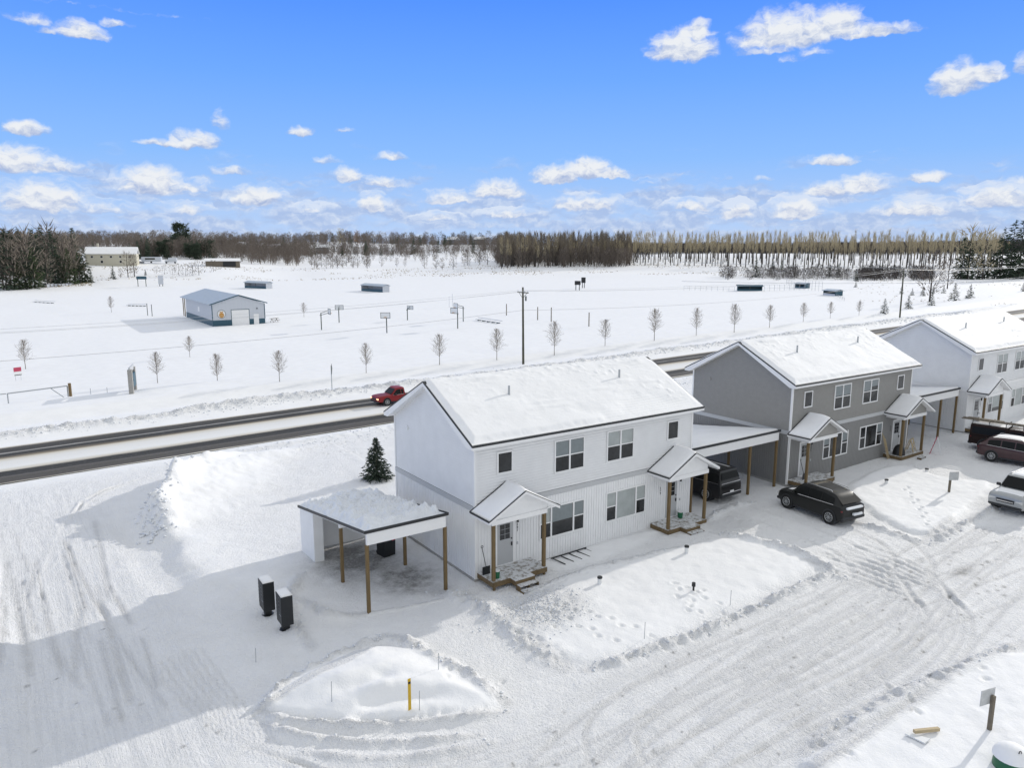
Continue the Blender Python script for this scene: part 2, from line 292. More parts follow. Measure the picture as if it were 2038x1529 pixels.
class MB:
    def __init__(s): s.v = []; s.f = []; s.m = []
    def add(s, vs, fs, m=0):
        b = len(s.v); s.v += [tuple(float(c) for c in v) for v in vs]; s.f += [tuple(b+i for i in f) for f in fs]; s.m += [m]*len(fs); return s
    def box(s, x0, x1, y0, y1, z0, z1, m=0):
        return s.add([(x0, y0, z0), (x1, y0, z0), (x1, y1, z0), (x0, y1, z0), (x0, y0, z1), (x1, y0, z1), (x1, y1, z1), (x0, y1, z1)],
                     [(0, 3, 2, 1), (4, 5, 6, 7), (0, 1, 5, 4), (1, 2, 6, 5), (2, 3, 7, 6), (3, 0, 4, 7)], m)
    def bbox(s, x0, x1, y0, y1, z0, z1, b=.02, m=0):   # bevelled box
        vs = []; 
        for z, i in ((z0, b), (z0+b, 0), (z1-b, 0), (z1, b)):
            vs += [(x0+i+b, y0+i, z), (x1-i-b, y0+i, z), (x1-i, y0+i+b, z), (x1-i, y1-i-b, z), (x1-i-b, y1-i, z), (x0+i+b, y1-i, z), (x0+i, y1-i-b, z), (x0+i, y0+i+b, z)]
        fs = [tuple(range(7, -1, -1)), tuple(range(24, 32))]
        for k in range(3):
            for j in range(8): a = k*8+j; c = k*8+(j+1) % 8; fs.append((a, c, c+8, a+8))
        return s.add(vs, fs, m)
    def beam(s, p0, p1, w, h, m=0, up=(0, 0, 1)):
        p0 = Vector(p0); p1 = Vector(p1); d = (p1-p0).normalized(); u = Vector(up)
        if abs(d.dot(u)) > .99: u = Vector((0, 1, 0))
        sd = d.cross(u).normalized()*w/2; uu = sd.cross(d).normalized()*h/2
        vs = [p+a*sd+b*uu for p in (p0, p1) for a, b in ((-1, -1), (1, -1), (1, 1), (-1, 1))]
        return s.add(vs, [(3, 2, 1, 0), (4, 5, 6, 7), (0, 1, 5, 4), (1, 2, 6, 5), (2, 3, 7, 6), (3, 0, 4, 7)], m)
    def cyl(s, p0, p1, r0, r1=None, n=10, m=0, caps=True):
        if r1 is None: r1 = r0
        p0 = Vector(p0); p1 = Vector(p1); d = (p1-p0).normalized(); u = Vector((0, 0, 1)) if abs(d.z) < .95 else Vector((1, 0, 0))
        a = d.cross(u).normalized(); b = d.cross(a)
        vs = [p+(a*math.cos(2*math.pi*k/n)+b*math.sin(2*math.pi*k/n))*r for p, r in ((p0, r0), (p1, r1)) for k in range(n)]
        fs = [(k, (k+1) % n, n+(k+1) % n, n+k) for k in range(n)]
        if caps: fs += [tuple(range(n-1, -1, -1)), tuple(range(n, 2*n))]
        return s.add(vs, fs, m)
    def tube(s, pts, r, n=6, m=0):
        for a, b in zip(pts[:-1], pts[1:]): s.cyl(a, b, r, r, n, m)
        return s
    def prism(s, poly, axis, a, b, m=0):   # poly in the plane perpendicular to axis
        n = len(poly)
        def mk(p, t): return {'x': (t, p[0], p[1]), 'y': (p[0], t, p[1]), 'z': (p[0], p[1], t)}[axis]
        vs = [mk(p, a) for p in poly]+[mk(p, b) for p in poly]
        fs = [tuple(range(n)), tuple(range(2*n-1, n-1, -1))]+[(k+n, (k+1) % n+n, (k+1) % n, k) for k in range(n)]
        return s.add(vs, fs, m)
    def build(s, name, mats, parent=None, smooth=False, fix=True):
        me = bpy.data.meshes.new(name); me.from_pydata(s.v, [], s.f)
        if isinstance(mats, str): mats = [mats]
        for m in mats: me.materials.append(MATS[m])
        if len(mats) > 1: me.polygons.foreach_set('material_index', s.m)
        if fix:
            import bmesh
            bm = bmesh.new(); bm.from_mesh(me); bmesh.ops.recalc_face_normals(bm, faces=bm.faces); bm.to_mesh(me); bm.free()
        if smooth:
            me.polygons.foreach_set('use_smooth', [True]*len(me.polygons))
            try: me.set_sharp_from_angle(angle=rad(35))
            except Exception: pass
        me.update(); return link(name, me, parent)

# ------------------------------------------------------------------ numpy noise
def _h(ix, iy, seed):
    n = (ix.astype(np.int64)*374761393 + iy.astype(np.int64)*668265263 + seed*1442695041) & 0xffffffff
    n = ((n ^ (n >> 13))*1274126177) & 0xffffffff
    return ((n ^ (n >> 16)) & 0xffffff)/float(0xffffff)
def vnoise(x, y, seed=0):
    ix = np.floor(x); iy = np.floor(y); fx = x-ix; fy = y-iy; fx = fx*fx*(3-2*fx); fy = fy*fy*(3-2*fy)
    a = _h(ix, iy, seed); b = _h(ix+1, iy, seed); c = _h(ix, iy+1, seed); d = _h(ix+1, iy+1, seed)
    return (a*(1-fx)+b*fx)*(1-fy)+(c*(1-fx)+d*fx)*fy
def fbm(x, y, seed=0, oct=4, g=.5):
    s = 0; a = 1; t = 0
    for o in range(oct):
        s = s+a*(vnoise(x*2**o+o*17.3, y*2**o-o*9.1, seed+o)-.5); t += a; a *= g
    return s/t*2
def sst(a, b, x):
    t = np.clip((x-a)/(b-a), 0, 1); return t*t*(3-2*t)

# ------------------------------------------------------------------ terrain
AZK = [0.0, 12.0, 20.0, 34.0, 44.0, 66.0]
RK = [0, 330, 380, 450, 520, 620, 850, 1100, 1600, 6000]
HK = np.array([[0, 0, 4.0, 8.5, 9.5, 11, 17, 23, 25, 25],
               [0, 0, 3.2, 7.2, 9.0, 11, 18, 24, 26, 26],
               [0, 0, .5, 2.6, 3.6, 5.5, 13, 20, 22, 22],
               [0, 0, .8, 3.0, 4.5, 7.0, 12, 18, 20, 20],
               [0, 0, 1.0, 4.2, 6.5, 9.5, 12.0, 13, 14, 14],
               [0, 0, .8, 3.6, 6.2, 9.5, 12.0, 13, 14, 14]], float)
def gbase(x, y):
    x = np.asarray(x, float); y = np.asarray(y, float)
    dx = x-CAM[0]; dy = y-CAM[1]; r = np.hypot(dx, dy); az = np.degrees(np.arctan2(dx, dy))
    hs = [np.interp(r, RK, h) for h in HK]
    az = np.clip(az, 0, 66); out = np.zeros_like(r)
    for i in range(5):
        w = sst(AZK[i], AZK[i+1], az); sel = (az >= AZK[i]) & (az <= AZK[i+1]); out = np.where(sel, hs[i]*(1-w)+hs[i+1]*w, out)
    out = out+0.0165*np.clip(x, -60, 230)
    far = sst(300, 420, r)
    out = out+far*fbm(x/45, y/45, 5, 3)*1.3+sst(560, 760, r)*fbm(x/130, y/130, 6, 2)*6.5
    return out
def gz(x, y): return float(gbase(np.array([x]), np.array([y]))[0])
def at(px, py, dz=0.0):
    d = px_dir(px, py); ts = np.concatenate([np.arange(10, 260, .5), np.arange(260, 1600, 2.0)])/np.hypot(d[0], d[1])
    P = CAM[None, :]+ts[:, None]*d[None, :]; h = P[:, 2]-gbase(P[:, 0], P[:, 1])-dz
    k = np.argmax(h < 0)
    if h[k] >= 0: k = len(ts)-1
    t0, t1 = ts[max(k-1, 0)], ts[k]
    for _ in range(25):
        m = (t0+t1)/2; p = CAM+m*d
        if p[2]-gz(p[0], p[1])-dz < 0: t1 = m
        else: t0 = m
    p = CAM+t1*d; return Vector((p[0], p[1], gz(p[0], p[1])))
def height_of(P, top_y):   # height of a thing standing at P whose top appears at row top_y
    lo, hi = 0, 60
    for _ in range(40):
        m = (lo+hi)/2; q = np.array(P)+np.array([0, 0, m])-CAM
        yy = 764.5-F_PX*(q@UV)/(q@FV)
        if yy > top_y: lo = m
        else: hi = m
    return lo

def axis_lines(segs):
    out = [segs[0][0]]
    for a, b, d in segs:
        n = max(1, int(round((b-a)/d))); out += list(np.linspace(a, b, n+1)[1:])
    return out
def grow(start, end, d0, k):
    out = []; x = start; d = d0
    s = 1 if end > start else -1
    while (end-x)*s > 0: d *= k; x += s*d; out.append(x)
    return out
xs = axis_lines([(-24, 34, .085), (34, 62, .16)])
xs = sorted(grow(-24, -2600, .1, 1.09))+xs+grow(62, 3200, .2, 1.028)
ys = axis_lines([(-26, 12, .085), (12, 31, .14), (31, 56, .17)])
ys = sorted(grow(-26, -400, .1, 1.10))+ys+grow(56, 3200, .2, 1.028)
xs = np.array(xs); ys = np.array(ys)
X, Y = np.meshgrid(xs, ys)
Z = gbase(X, Y); DIRT_SHADE = np.zeros_like(Z); ROUGH = np.zeros_like(Z)
def sub(x0, x1, y0, y1):
    i0, i1 = np.searchsorted(xs, [x0, x1]); j0, j1 = np.searchsorted(ys, [y0, y1]); return slice(j0, j1), slice(i0, i1)
def pdist(pts, sx):
    px, py = X[sx], Y[sx]; best = np.full(px.shape, 1e9); tt = np.zeros(px.shape); acc = 0
    for (ax, ay), (bx, by) in zip(pts[:-1], pts[1:]):
        L = math.hypot(bx-ax, by-ay)
        if L < 1e-6: continue
        t = np.clip(((px-ax)*(bx-ax)+(py-ay)*(by-ay))/L/L, 0, 1); d = np.hypot(px-ax-t*(bx-ax), py-ay-t*(by-ay))
        m = d < best; best = np.where(m, d, best); tt = np.where(m, acc+t*L, tt); acc += L
    return best, tt, acc
def pbox(pts, pad):
    return sub(min(p[0] for p in pts)-pad, max(p[0] for p in pts)+pad, min(p[1] for p in pts)-pad, max(p[1] for p in pts)+pad)
def inpoly(pts, sx):
    px, py = X[sx], Y[sx]; c = np.zeros(px.shape, bool); n = len(pts)
    for i in range(n):
        (x1, y1), (x2, y2) = pts[i], pts[i-1]
        if y1 == y2: continue
        c ^= ((y1 > py) != (y2 > py)) & (px < (x2-x1)*(py-y1)/(y2-y1)+x1)
    return c
def smooth_pts(pts, n=3):
    for _ in range(n):
        q = [pts[0]]
        for a, b in zip(pts[:-1], pts[1:]): q += [(a[0]*.75+b[0]*.25, a[1]*.75+b[1]*.25), (a[0]*.25+b[0]*.75, a[1]*.25+b[1]*.75)]
        q.append(pts[-1]); pts = q
    return pts
def P2(*pp): return [tuple(at(*p)[:2]) for p in pp]
def plateau(pts, h, edge, lump=.0):
    pts2 = smooth_pts(list(pts)+[pts[0]], 2); sx = pbox(pts, edge+1)
    d, _, _ = pdist(pts2, sx); ins = inpoly(pts2, sx); sd = np.where(ins, d, -d)
    wob = fbm(X[sx]/.8, Y[sx]/.8, 3, 3)*.22
    m = sst(-edge*.5, edge*.5, sd+wob)
    Z[sx] += h*m; ROUGH[sx] *= (1-.9*m); DIRT_SHADE[sx] *= (1-m)
    return sx, m, sd
CH = []   # snow chunk scatter: (x, y, size)
def ridge(pts, w, h, clump=.5, chunks=6, csize=.12):
    pts = smooth_pts(list(pts), 2); sx = pbox(pts, w*3); d, t, L = pdist(pts, sx)
    n = fbm(X[sx]/.35, Y[sx]/.35, 21, 3); n2 = fbm(X[sx]/1.3, Y[sx]/1.3, 22, 2)
    prof = np.exp(-(d/w)**2)*sst(0, 1.2, t)*sst(0, 1.2, L-t)
    Z[sx] += prof*h*(1+clump*n*1.5+.4*n2); ROUGH[sx] = np.maximum(ROUGH[sx], np.exp(-(d/w/1.3)**2))
    k = int(L*chunks); cum = [0]
    for a, b in zip(pts[:-1], pts[1:]): cum.append(cum[-1]+math.hypot(b[0]-a[0], b[1]-a[1]))
    for _ in range(k):
        s = random.random()*cum[-1]; i = max(0, min(np.searchsorted(cum, s)-1, len(pts)-2)); f = (s-cum[i])/max(1e-6, cum[i+1]-cum[i])
        CH.append((pts[i][0]*(1-f)+pts[i+1][0]*f+random.gauss(0, w*.55), pts[i][1]*(1-f)+pts[i+1][1]*f+random.gauss(0, w*.55), csize*.62*random.uniform(.35, 1.2)*(random.random()**.5)))
def rut(pts, w=.12, depth=.04, side=.02, rough=.5, dirt=0):
    depth *= .5; side *= .5
    pts = smooth_pts(list(pts), 2); sx = pbox(pts, w*5); d, t, L = pdist(pts, sx); n = .6+.8*vnoise(X[sx]/.5, Y[sx]/.5, 31)
    e = sst(0, .8, t)*sst(0, .8, L-t)
    Z[sx] += e*n*(-depth*np.exp(-(d/w)**2)+side*np.exp(-((d-2*w)/w)**2)); ROUGH[sx] = np.maximum(ROUGH[sx], rough*np.exp(-(d/w/2)**2)*e)
    if dirt: DIRT_SHADE[sx] = np.maximum(DIRT_SHADE[sx], dirt*e*np.exp(-(d/w/1.6)**2)*n)
def tyre_pair(pts, gauge=1.6, **k):
    pts = smooth_pts(list(pts), 2); A = []; B = []
    for i, p in enumerate(pts):
        a = pts[max(i-1, 0)]; b = pts[min(i+1, len(pts)-1)]; dx, dy = b[0]-a[0], b[1]-a[1]; L = math.hypot(dx, dy) or 1; nx, ny = -dy/L*gauge/2, dx/L*gauge/2
        A.append((p[0]+nx, p[1]+ny)); B.append((p[0]-nx, p[1]-ny))
    rut(A, **k); rut(B, **k)
def steps_trail(pts, stride=.62, depth=.055):
    pts = smooth_pts(list(pts), 2); cum = [0]
    for a, b in zip(pts[:-1], pts[1:]): cum.append(cum[-1]+math.hypot(b[0]-a[0], b[1]-a[1]))
    s = 0; side = 1
    while s < cum[-1]:
        i = max(0, min(np.searchsorted(cum, s)-1, len(pts)-2)); f = (s-cum[i])/max(1e-6, cum[i+1]-cum[i])
        x = pts[i][0]*(1-f)+pts[i+1][0]*f; y = pts[i][1]*(1-f)+pts[i+1][1]*f; dx, dy = pts[i+1][0]-pts[i][0], pts[i+1][1]-pts[i][1]; L = math.hypot(dx, dy) or 1; dx /= L; dy /= L
        x += -dy*.14*side+random.gauss(0, .05); y += dx*.14*side+random.gauss(0, .05); sx = sub(x-.8, x+.8, y-.8, y+.8)
        u = (X[sx]-x)*dx+(Y[sx]-y)*dy; v = -(X[sx]-x)*dy+(Y[sx]-y)*dx
        q = (u/.17)**2+(v/.10)**2
        Z[sx] += -depth*np.exp(-q**2)+.025*np.exp(-((np.sqrt(q)-1.5)/.4)**2)
        s += stride*random.uniform(.85, 1.15); side *= -1

print('grid', X.shape)
near = sst(95, 60, np.hypot(X, Y))
# general surface: packed, driven snow everywhere in the yard; smoother outside
yard = sst(31, 28, Y)*sst(-40, -20, X)*sst(90, 60, X)
ROUGH += yard*.55
Z += near*fbm(X/6, Y/6, 41, 3)*.05
Z += sst(31, 28, Y)*near*fbm(X/.45, Y/.45, 42, 3)*.026
fld = sst(48, 60, Y); Z += fld*fbm(X/9, Y/25, 43, 3)*.10
# street parallel to the houses: streaks along X
st = sst(-8.2, -9.2, Y)*sst(-40, -20, Y); Z += near*st*fbm(X/1.7, Y/.22+.8*fbm(X/5, Y/2, 49, 2), 44, 3)*.018; DIRT_SHADE += near*st*.12*np.clip(fbm(X/3, Y/.5, 45, 3)+.1, 0, 1)
# left lane: streaks along Y
ll = sst(-19.5, -17.5, X)*sst(-12.0, -13.2, X)*sst(-12, -4, Y)*sst(29, 26, Y)
Z += ll*fbm(X/.2+.5*fbm(X/2, Y/5, 48, 2), Y/2.2, 46, 3)*.02; DIRT_SHADE += ll*.025*np.clip(fbm(X/.35, Y/3, 47, 3)+.15, 0, 1)
# raised untouched patches
pl_y1 = P2((1015, 1235), (1090, 1290), (1165, 1325), (1300, 1285), (1440, 1213), (1560, 1155), (1640, 1128), (1560, 1085), (1440, 1068), (1300, 1108), (1180, 1133), (1090, 1170))
pl_is = P2((525, 1405), (600, 1345), (740, 1290), (830, 1300), (930, 1345), (1000, 1395), (980, 1422), (800, 1437), (650, 1440), (560, 1425))
pl_y2 = [(24.4, -9.4), (21.2, -9.3), (23.2, -5.2), (25.6, -2.4), (33.6, -1.6), (32.0, -5.4), (34.5, -7.6), (29.5, -8.6)]
pl_br = P2((1600, 1529), (1700, 1440), (1830, 1370), (2038, 1285), (2300, 1400), (2100, 1700), (1700, 1700))
pl_wl = [(3.6, -.2), (3.6, -1.5), (7, -1.6), (11, -1.1), (11, -.1)]
for pp, h, e in ((pl_y1, .15, .8), (pl_is, .24, .5), (pl_y2, .2, .6), (pl_br, .28, .8), (pl_wl, .1, .5)):
    sx, m, sd = plateau(pp, h, e); Z[sx] += m*fbm(X[sx]/2.2, Y[sx]/2.2, 51, 3)*.03
sx = pbox(pl_is, 1); d_, _, _ = pdist(pl_is+[pl_is[0]], sx); Z[sx] += np.where(inpoly(pl_is, sx), sst(0, 1.7, d_)*.34, 0)
# drift lines on the island
rut(P2((640, 1405), (700, 1392), (760, 1372), (800, 1366)), .32, .22, .16, 0); rut(P2((700, 1425), (770, 1412), (840, 1404), (900, 1398)), .28, .18, .12, 0); rut(P2((820, 1372), (860, 1378), (890, 1388)), .25, .14, .10, 0); rut(P2((820, 1415), (870, 1405), (930, 1400)), .2, .05, .06, 0)
# edges thrown up by the plough
is_n = P2((515, 1415), (560, 1370), (640, 1325), (720, 1290), (770, 1265)); ridge(is_n, .22, .22, .9, 12, .14)
ridge(P2((770, 1265), (820, 1285), (900, 1330), (970, 1375), (1010, 1400)), .28, .2, 1, 12, .14)
ridge(P2((510, 1415), (560, 1438), (650, 1450), (760, 1450), (900, 1440), (1010, 1418)), .16, .2, .4, 3)
ridge(P2((515, 1440), (600, 1470), (720, 1485), (850, 1480), (960, 1465)), .2, .17, .4, 3)
ridge(P2((600, 1500), (720, 1515), (850, 1510), (980, 1480)), .22, .1, .5, 4)
ridge(P2((860, 1180), (940, 1195), (1000, 1240), (1060, 1290), (1120, 1330)), .5, .16, 1, 16, .13)
ridge(P2((1040, 1180), (1090, 1165), (1150, 1140), (1250, 1115), (1350, 1090)), .16, .08, 1, 12, .10)
ridge(P2((1165, 1335), (1260, 1310), (1340, 1280), (1420, 1250), (1500, 1215), (1580, 1175), (1660, 1140)), .28, .16, 1, 14, .14)
ridge(P2((1420, 1060), (1500, 1075), (1580, 1100), (1640, 1125), (1690, 1160)), .3, .18, 1, 10, .14)
ridge(P2((1700, 1040), (1790, 1065), (1850, 1085)), .3, .16, .8, 6); ridge(P2((1850, 1085), (1930, 1040), (1990, 1005)), .3, .15, 1, 10)
ridge(P2((1600, 1500), (1700, 1430), (1790, 1385), (1900, 1335), (2038, 1280)), .3, .12, 1, 8, .12)
ridge(P2((1400, 1040), (1450, 1010), (1500, 1000)), .25, .14, 1, 9, .14)
ridge(P2((600, 1150), (570, 1190), (590, 1240), (620, 1290)), .35, .12, 1, 8, .12)
ridge(P2((600, 1195), (650, 1230), (720, 1225)), .3, .16, .7, 6)
ridge(P2((690, 1230), (790, 1215), (900, 1190)), .1, .06, .6, 3, .08)
for _ in range(260):   # trampled, lumpy area below the first porch
    a = at(random.gauss(1040, 60), random.gauss(1215, 28)); CH.append((a.x, a.y, random.uniform(.02, .075)))
sx = sub(-2.5, 4.2, -7.2, -1.6); q_ = np.exp(-(((X[sx]-.6)/2.6)**2+((Y[sx]+3.9)/1.9)**2)**2); Z[sx] += q_*.085*fbm(X[sx]/.38, Y[sx]/.38, 55, 4); ROUGH[sx] = np.maximum(ROUGH[sx], q_)
sx = sub(13.2, 17.5, -4.6, .2); q_ = np.exp(-(((X[sx]-15.2)/2.0)**2+((Y[sx]+2.4)/1.6)**2)**2); Z[sx] += q_*.07*fbm(X[sx]/.4, Y[sx]/.3, 56, 4); ROUGH[sx] = np.maximum(ROUGH[sx], q_)
# ruts
rut(P2((1000, 1365), (1120, 1345), (1250, 1300), (1420, 1245), (1640, 1165)), .12, .04, .02, .3)
for k in range(26):
    y0 = -9.4-random.random()*7.5; x0 = random.uniform(-6, 14); L = random.uniform(5, 16); b = random.uniform(-.5, .5)
    rut([(x0, y0), (x0+L*.5, y0+b*.3), (x0+L, y0+b)], random.uniform(.05, .12), random.uniform(.015, .045), .015, .8)
for k in range(7):
    y0 = random.uniform(-15.5, -10); b0, b1, b2 = (random.uniform(-1.6, 1.6) for _ in range(3)); tyre_pair([(-9+random.uniform(-2, 6), y0-1.2+b0), (0+random.uniform(-2, 2), y0+b1*.7), (9, y0-b0*.5), (17, y0+b2*.6), (26, y0-b1)], 1.6, w=.09, depth=random.uniform(.03, .07), side=.03, rough=1, dirt=.05)
for k in range(5): tyre_pair([(17.6-k*.7, -7.4+k*.1), (17.2-k*.5, -10.8), (16.0-k*.2, -12.6-k*.25), (12.6, -13.7-k*.35), (7.5, -14.0-k*.5), (2, -13.6-k*.4)], 1.6, w=.11, depth=.06, side=.035, rough=1)
tyre_pair([(20.4, -6.5), (20.0, -9.0), (17.5, -11.4), (12, -12.3), (4, -12.2)], 1.6, w=.13, depth=.06, side=.03, rough=.8, dirt=.12)
tyre_pair([(17.5, -.5), (17.6, -5), (16.6, -9.5), (13, -11.4), (6, -11.6)], 1.6, w=.12, depth=.05, side=.03, rough=.8)
for k in range(22):
    x0 = -18.6+random.random()*5.2; y0 = random.uniform(-4, 10); L = random.uniform(5, 15); b = random.uniform(-.5, .7)
    rut([(x0+b, y0), (x0, y0+L*.5), (x0-b*.6, y0+L)], random.uniform(.05, .13), random.uniform(.03, .07), .03, .9, dirt=.25*random.random())
for k in range(10):
    s = k*.45; rut([(-16.2+s*.4, 13+s), (-15.0+s*.3, 20+s*.4), (-12.8-s*.2, 25), (-9+s, 28+s*.1), (-3+2*s, 29.6)], .08, .035, .02, .6)
    rut([(-15.2-s*.2, 16), (-15.5-s*.3, 22), (-17.5-s, 27), (-22-s, 29.5)], .08, .035, .02, .6)
for k in range(7):
    rut([(-13.5+k*.3, 2), (-12.9+k*.25, -3), (-11.6+k*.12, -6.5-k*.15), (-8.5, -9.6-k*.3), (-3, -10.6-k*.4)], .07, .04, .02, .8)
# track branching left of the carport
for k in range(6): rut([(-5.4-k*.3, -2.4-k*.2), (-8.4-k*.1, -3.2-k*.1), (-11.6, -4.2)], .07, .03, .02, .8)
# foot trails
for tr in (((1395, 1180), (1370, 1200), (1400, 1240), (1480, 1260)), ((1385, 1185), (1430, 1205), (1470, 1245)), ((1340, 1170), (1380, 1175)), ((1800, 975), (1820, 1000), (1835, 1030), (1850, 1055), (1870, 1075)), ((1345, 1180), (1385, 1230)),
           ((1100, 1215), (1140, 1245), (1190, 1270), (1230, 1290)), ((1120, 1210), (1200, 1235), (1280, 1262), (1320, 1280)), ((1090, 1225), (1100, 1265)), ((990, 1360), (975, 1390), (985, 1420)), ((890, 1350), (895, 1370)),
           ((1050, 1180), (1120, 1155), (1180, 1140)), ((1180, 1140), (1260, 1120), (1340, 1095)), ((1600, 1080), (1680, 1060)), ((600, 900), (680, 880), (770, 870)), ((640, 905), (700, 900), (780, 905)), ((1905, 1350), (1950, 1368), (1975, 1340)), ((1760, 1370), (1850, 1450)), ((1640, 1500), (1700, 1515), (1720, 1529))):
    steps_trail(P2(*tr))
# ploughed mound beside the lane
sx = sub(-16, 4, 0, 31); mx_, my_ = X[sx], Y[sx]
edge_l = np.interp(my_, [2, 6, 9, 14, 18, 22, 26, 29], [-9.6, -10.8, -11.4, -11.6, -11.4, -9.8, -6.6, -2.5])+fbm(my_/1.5, my_*0, 61, 2)*.35
dl = mx_-edge_l
hh = sst(0, 1.3, dl)*(1-.25*sst(1.1, 3.0, dl))*(1-.93*sst(1.5, 9.0, dl))*np.interp(my_, [3, 6, 10, 14, 18, 22, 26, 28.5], [0, .25, .40, .45, 1.0, 1.65, 1.15, 0])
hh *= 1+.34*fbm(mx_/2.2, my_/2.2, 62, 4)
hh += .35*np.exp(-((dl-1.2)/.7)**2)*sst(13, 17, my_)*sst(28, 24, my_)*(1+fbm(mx_/.8, my_/.8, 63, 3))
ms = sst(.05, .5, hh)
Z[sx] += hh; ROUGH[sx] *= (1-.85*ms*sst(.8, 2, dl)); DIRT_SHADE[sx] *= (1-ms)
crest = [(-10.9, 14), (-10.3, 18), (-9.2, 22), (-6.6, 25.4)]
for _ in range(240):
    t = random.random()*2.99; i = int(t); f = t-i; CH.append((crest[i][0]*(1-f)+crest[i+1][0]*f+random.gauss(-.2, .4), crest[i][1]*(1-f)+crest[i+1][1]*f+random.gauss(0, .4), random.uniform(.05, .2)))
rut([(-11.9, 20), (-12.2, 14), (-12.0, 9), (-11.3, 5), (-10.2, 1.5)], .5, .1, .06, .1)
# bank on the far left of the lane
sx = sub(-30, -15, -6, 30); mx_, my_ = X[sx], Y[sx]; e = np.interp(my_, [-4, 0, 5, 14, 22, 26], [-17.6, -17.4, -17.3, -17.6, -18.2, -20])
Z[sx] += .45*sst(0, -1.2, mx_-e)*sst(27, 22, my_)*sst(-6, -1, my_)*(1+.5*fbm(mx_/1.2, my_/1.2, 66, 3))
# road bed and berms along it
Z -= .02*sst(30.2, 31, Y)*sst(43, 42, Y)*near
sx = sub(-120, 600, 26, 60); mx_, my_ = X[sx], Y[sx]
c = 45.6+fbm(mx_/7, mx_*0, 71, 3)*.9
bn = np.exp(-((my_-c)/1.0)**2)*(.42+.3*fbm(mx_/.7, my_/.6, 72, 4)+.3*fbm(mx_/6, my_*0, 73, 2)); Z[sx] += np.clip(bn, 0, 2); ROUGH[sx] = np.maximum(ROUGH[sx], np.exp(-((my_-c)/1.1)**2))
Z[sx] += .16*sst(42.6, 44.5, my_)-.35*np.exp(-((my_-51.0)/1.5)**2)+.3*sst(52.2, 54.5, my_)
Z[sx] += .10*np.exp(-((my_-29.6)/.6)**2)*(1+fbm(mx_/.6, my_/.6, 74, 3))*sst(-6, 0, mx_)
Z -= 0.03*sst(57, 54, Y)*sst(28, 30, Y)*0
for _ in range(3800):
    x = random.uniform(-40, 150); cc = 45.6+random.gauss(0, .8); CH.append((x, cc, random.uniform(.03, .12)*(1+max(x, 0)/260)))
for _ in range(420): a = at(random.gauss(1075, 45), random.gauss(1215, 22)); CH.append((a.x, a.y, random.uniform(.02, .06)))
for _ in range(900): CH.append((random.uniform(-8, 60), 28.8+random.gauss(0, .9), random.uniform(.03, .1)))
# bare patches: packed ice plus painted-in shade under the first carport, gravel fleck, drive
def stain_shade(cx, cy, rx, ry, k, seed, sc=.6):
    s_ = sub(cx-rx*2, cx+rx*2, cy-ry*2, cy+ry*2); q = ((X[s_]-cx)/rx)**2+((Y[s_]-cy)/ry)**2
    v = k*np.clip(np.exp(-q*1.2)*(1+.7*fbm(X[s_]/sc, Y[s_]/sc, seed, 4)), 0, 1); DIRT_SHADE[s_] = np.maximum(DIRT_SHADE[s_], v)
stain_shade(-3.4, 5.6, 2.2, 3.0, 1.0, 81, .5); stain_shade(-2.4, 2.3, 1.7, 1.9, .9, 82, .35); stain_shade(-1.7, .4, .9, .7, .3, 83, .3)
stain_shade(18.9, -12.6, .9, .35, .7, 84, .2); stain_shade(17.5, 4, 2.2, 5, .4, 85); stain_shade(20.2, 2.5, 1.6, 2.0, .2, 86); stain_shade(41, 3, 3, 4, .3, 87)
for k in range(14):
    x, y = random.uniform(14, 22), random.uniform(-15, -11); stain_shade(x, y, .12, .1, .8, 100+k, .1)
for k in range(110):
    x, y = (random.uniform(-6, 26), random.uniform(-17, -9.5)) if k % 7 else (random.uniform(-18, -12), random.uniform(-5, 24)); stain_shade(x, y, random.uniform(.05, .12), random.uniform(.04, .09), .8, 300+k, .1)
# ground lies flat under the buildings
for hx in (0, 23.06, 45.79):
    sx = sub(hx-.5, hx+14.8, -.3, 8.4)
    Z[sx] = np.minimum(Z[sx], gbase(X[sx], Y[sx])+.03)
j, i = X.shape; idx = np.arange(j*i).reshape(j, i)
quads = np.stack([idx[:-1, :-1], idx[:-1, 1:], idx[1:, 1:], idx[1:, :-1]], -1).reshape(-1, 4)
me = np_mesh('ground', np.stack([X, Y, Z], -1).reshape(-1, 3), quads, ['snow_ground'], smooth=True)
lane = sst(-19.8, -18, X)*sst(-11.2, -12.8, X)*sst(-12, -6, Y)*sst(30, 24, Y)
lane = np.maximum(lane, 0)*(.5+.9*vnoise(X/1.3, Y/6, 91)); street = sst(-8.7, -9.8, Y)*sst(-19.5, -12, X+.6*Y+6)*sst(-17.6, -16.2, Y-.06*X)*near*(.35+.8*vnoise(X/5, Y/1.1, 92))*.8
for pp in (pl_is, pl_y1, pl_y2, pl_br):
    sx = pbox(pp, 1); ii = inpoly(pp, sx); street[sx] *= ~ii; lane[sx] *= ~ii
for nm, A in (('dirt', DIRT_SHADE), ('rough', ROUGH), ('lane', lane), ('street', street)):
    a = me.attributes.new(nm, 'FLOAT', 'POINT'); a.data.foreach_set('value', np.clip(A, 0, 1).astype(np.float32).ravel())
tag(link('ground', me), kind='structure')
def gtop(x, y):
    a = min(max(np.searchsorted(xs, x)-1, 0), len(xs)-2); b = min(max(np.searchsorted(ys, y)-1, 0), len(ys)-2)
    fx = (x-xs[a])/(xs[a+1]-xs[a]); fy = (y-ys[b])/(ys[b+1]-ys[b])
    return float((Z[b, a]*(1-fx)+Z[b, a+1]*fx)*(1-fy)+(Z[b+1, a]*(1-fx)+Z[b+1, a+1]*fx)*fy)
def G3(x, y, dz=0): return (x, y, gtop(x, y)+dz)

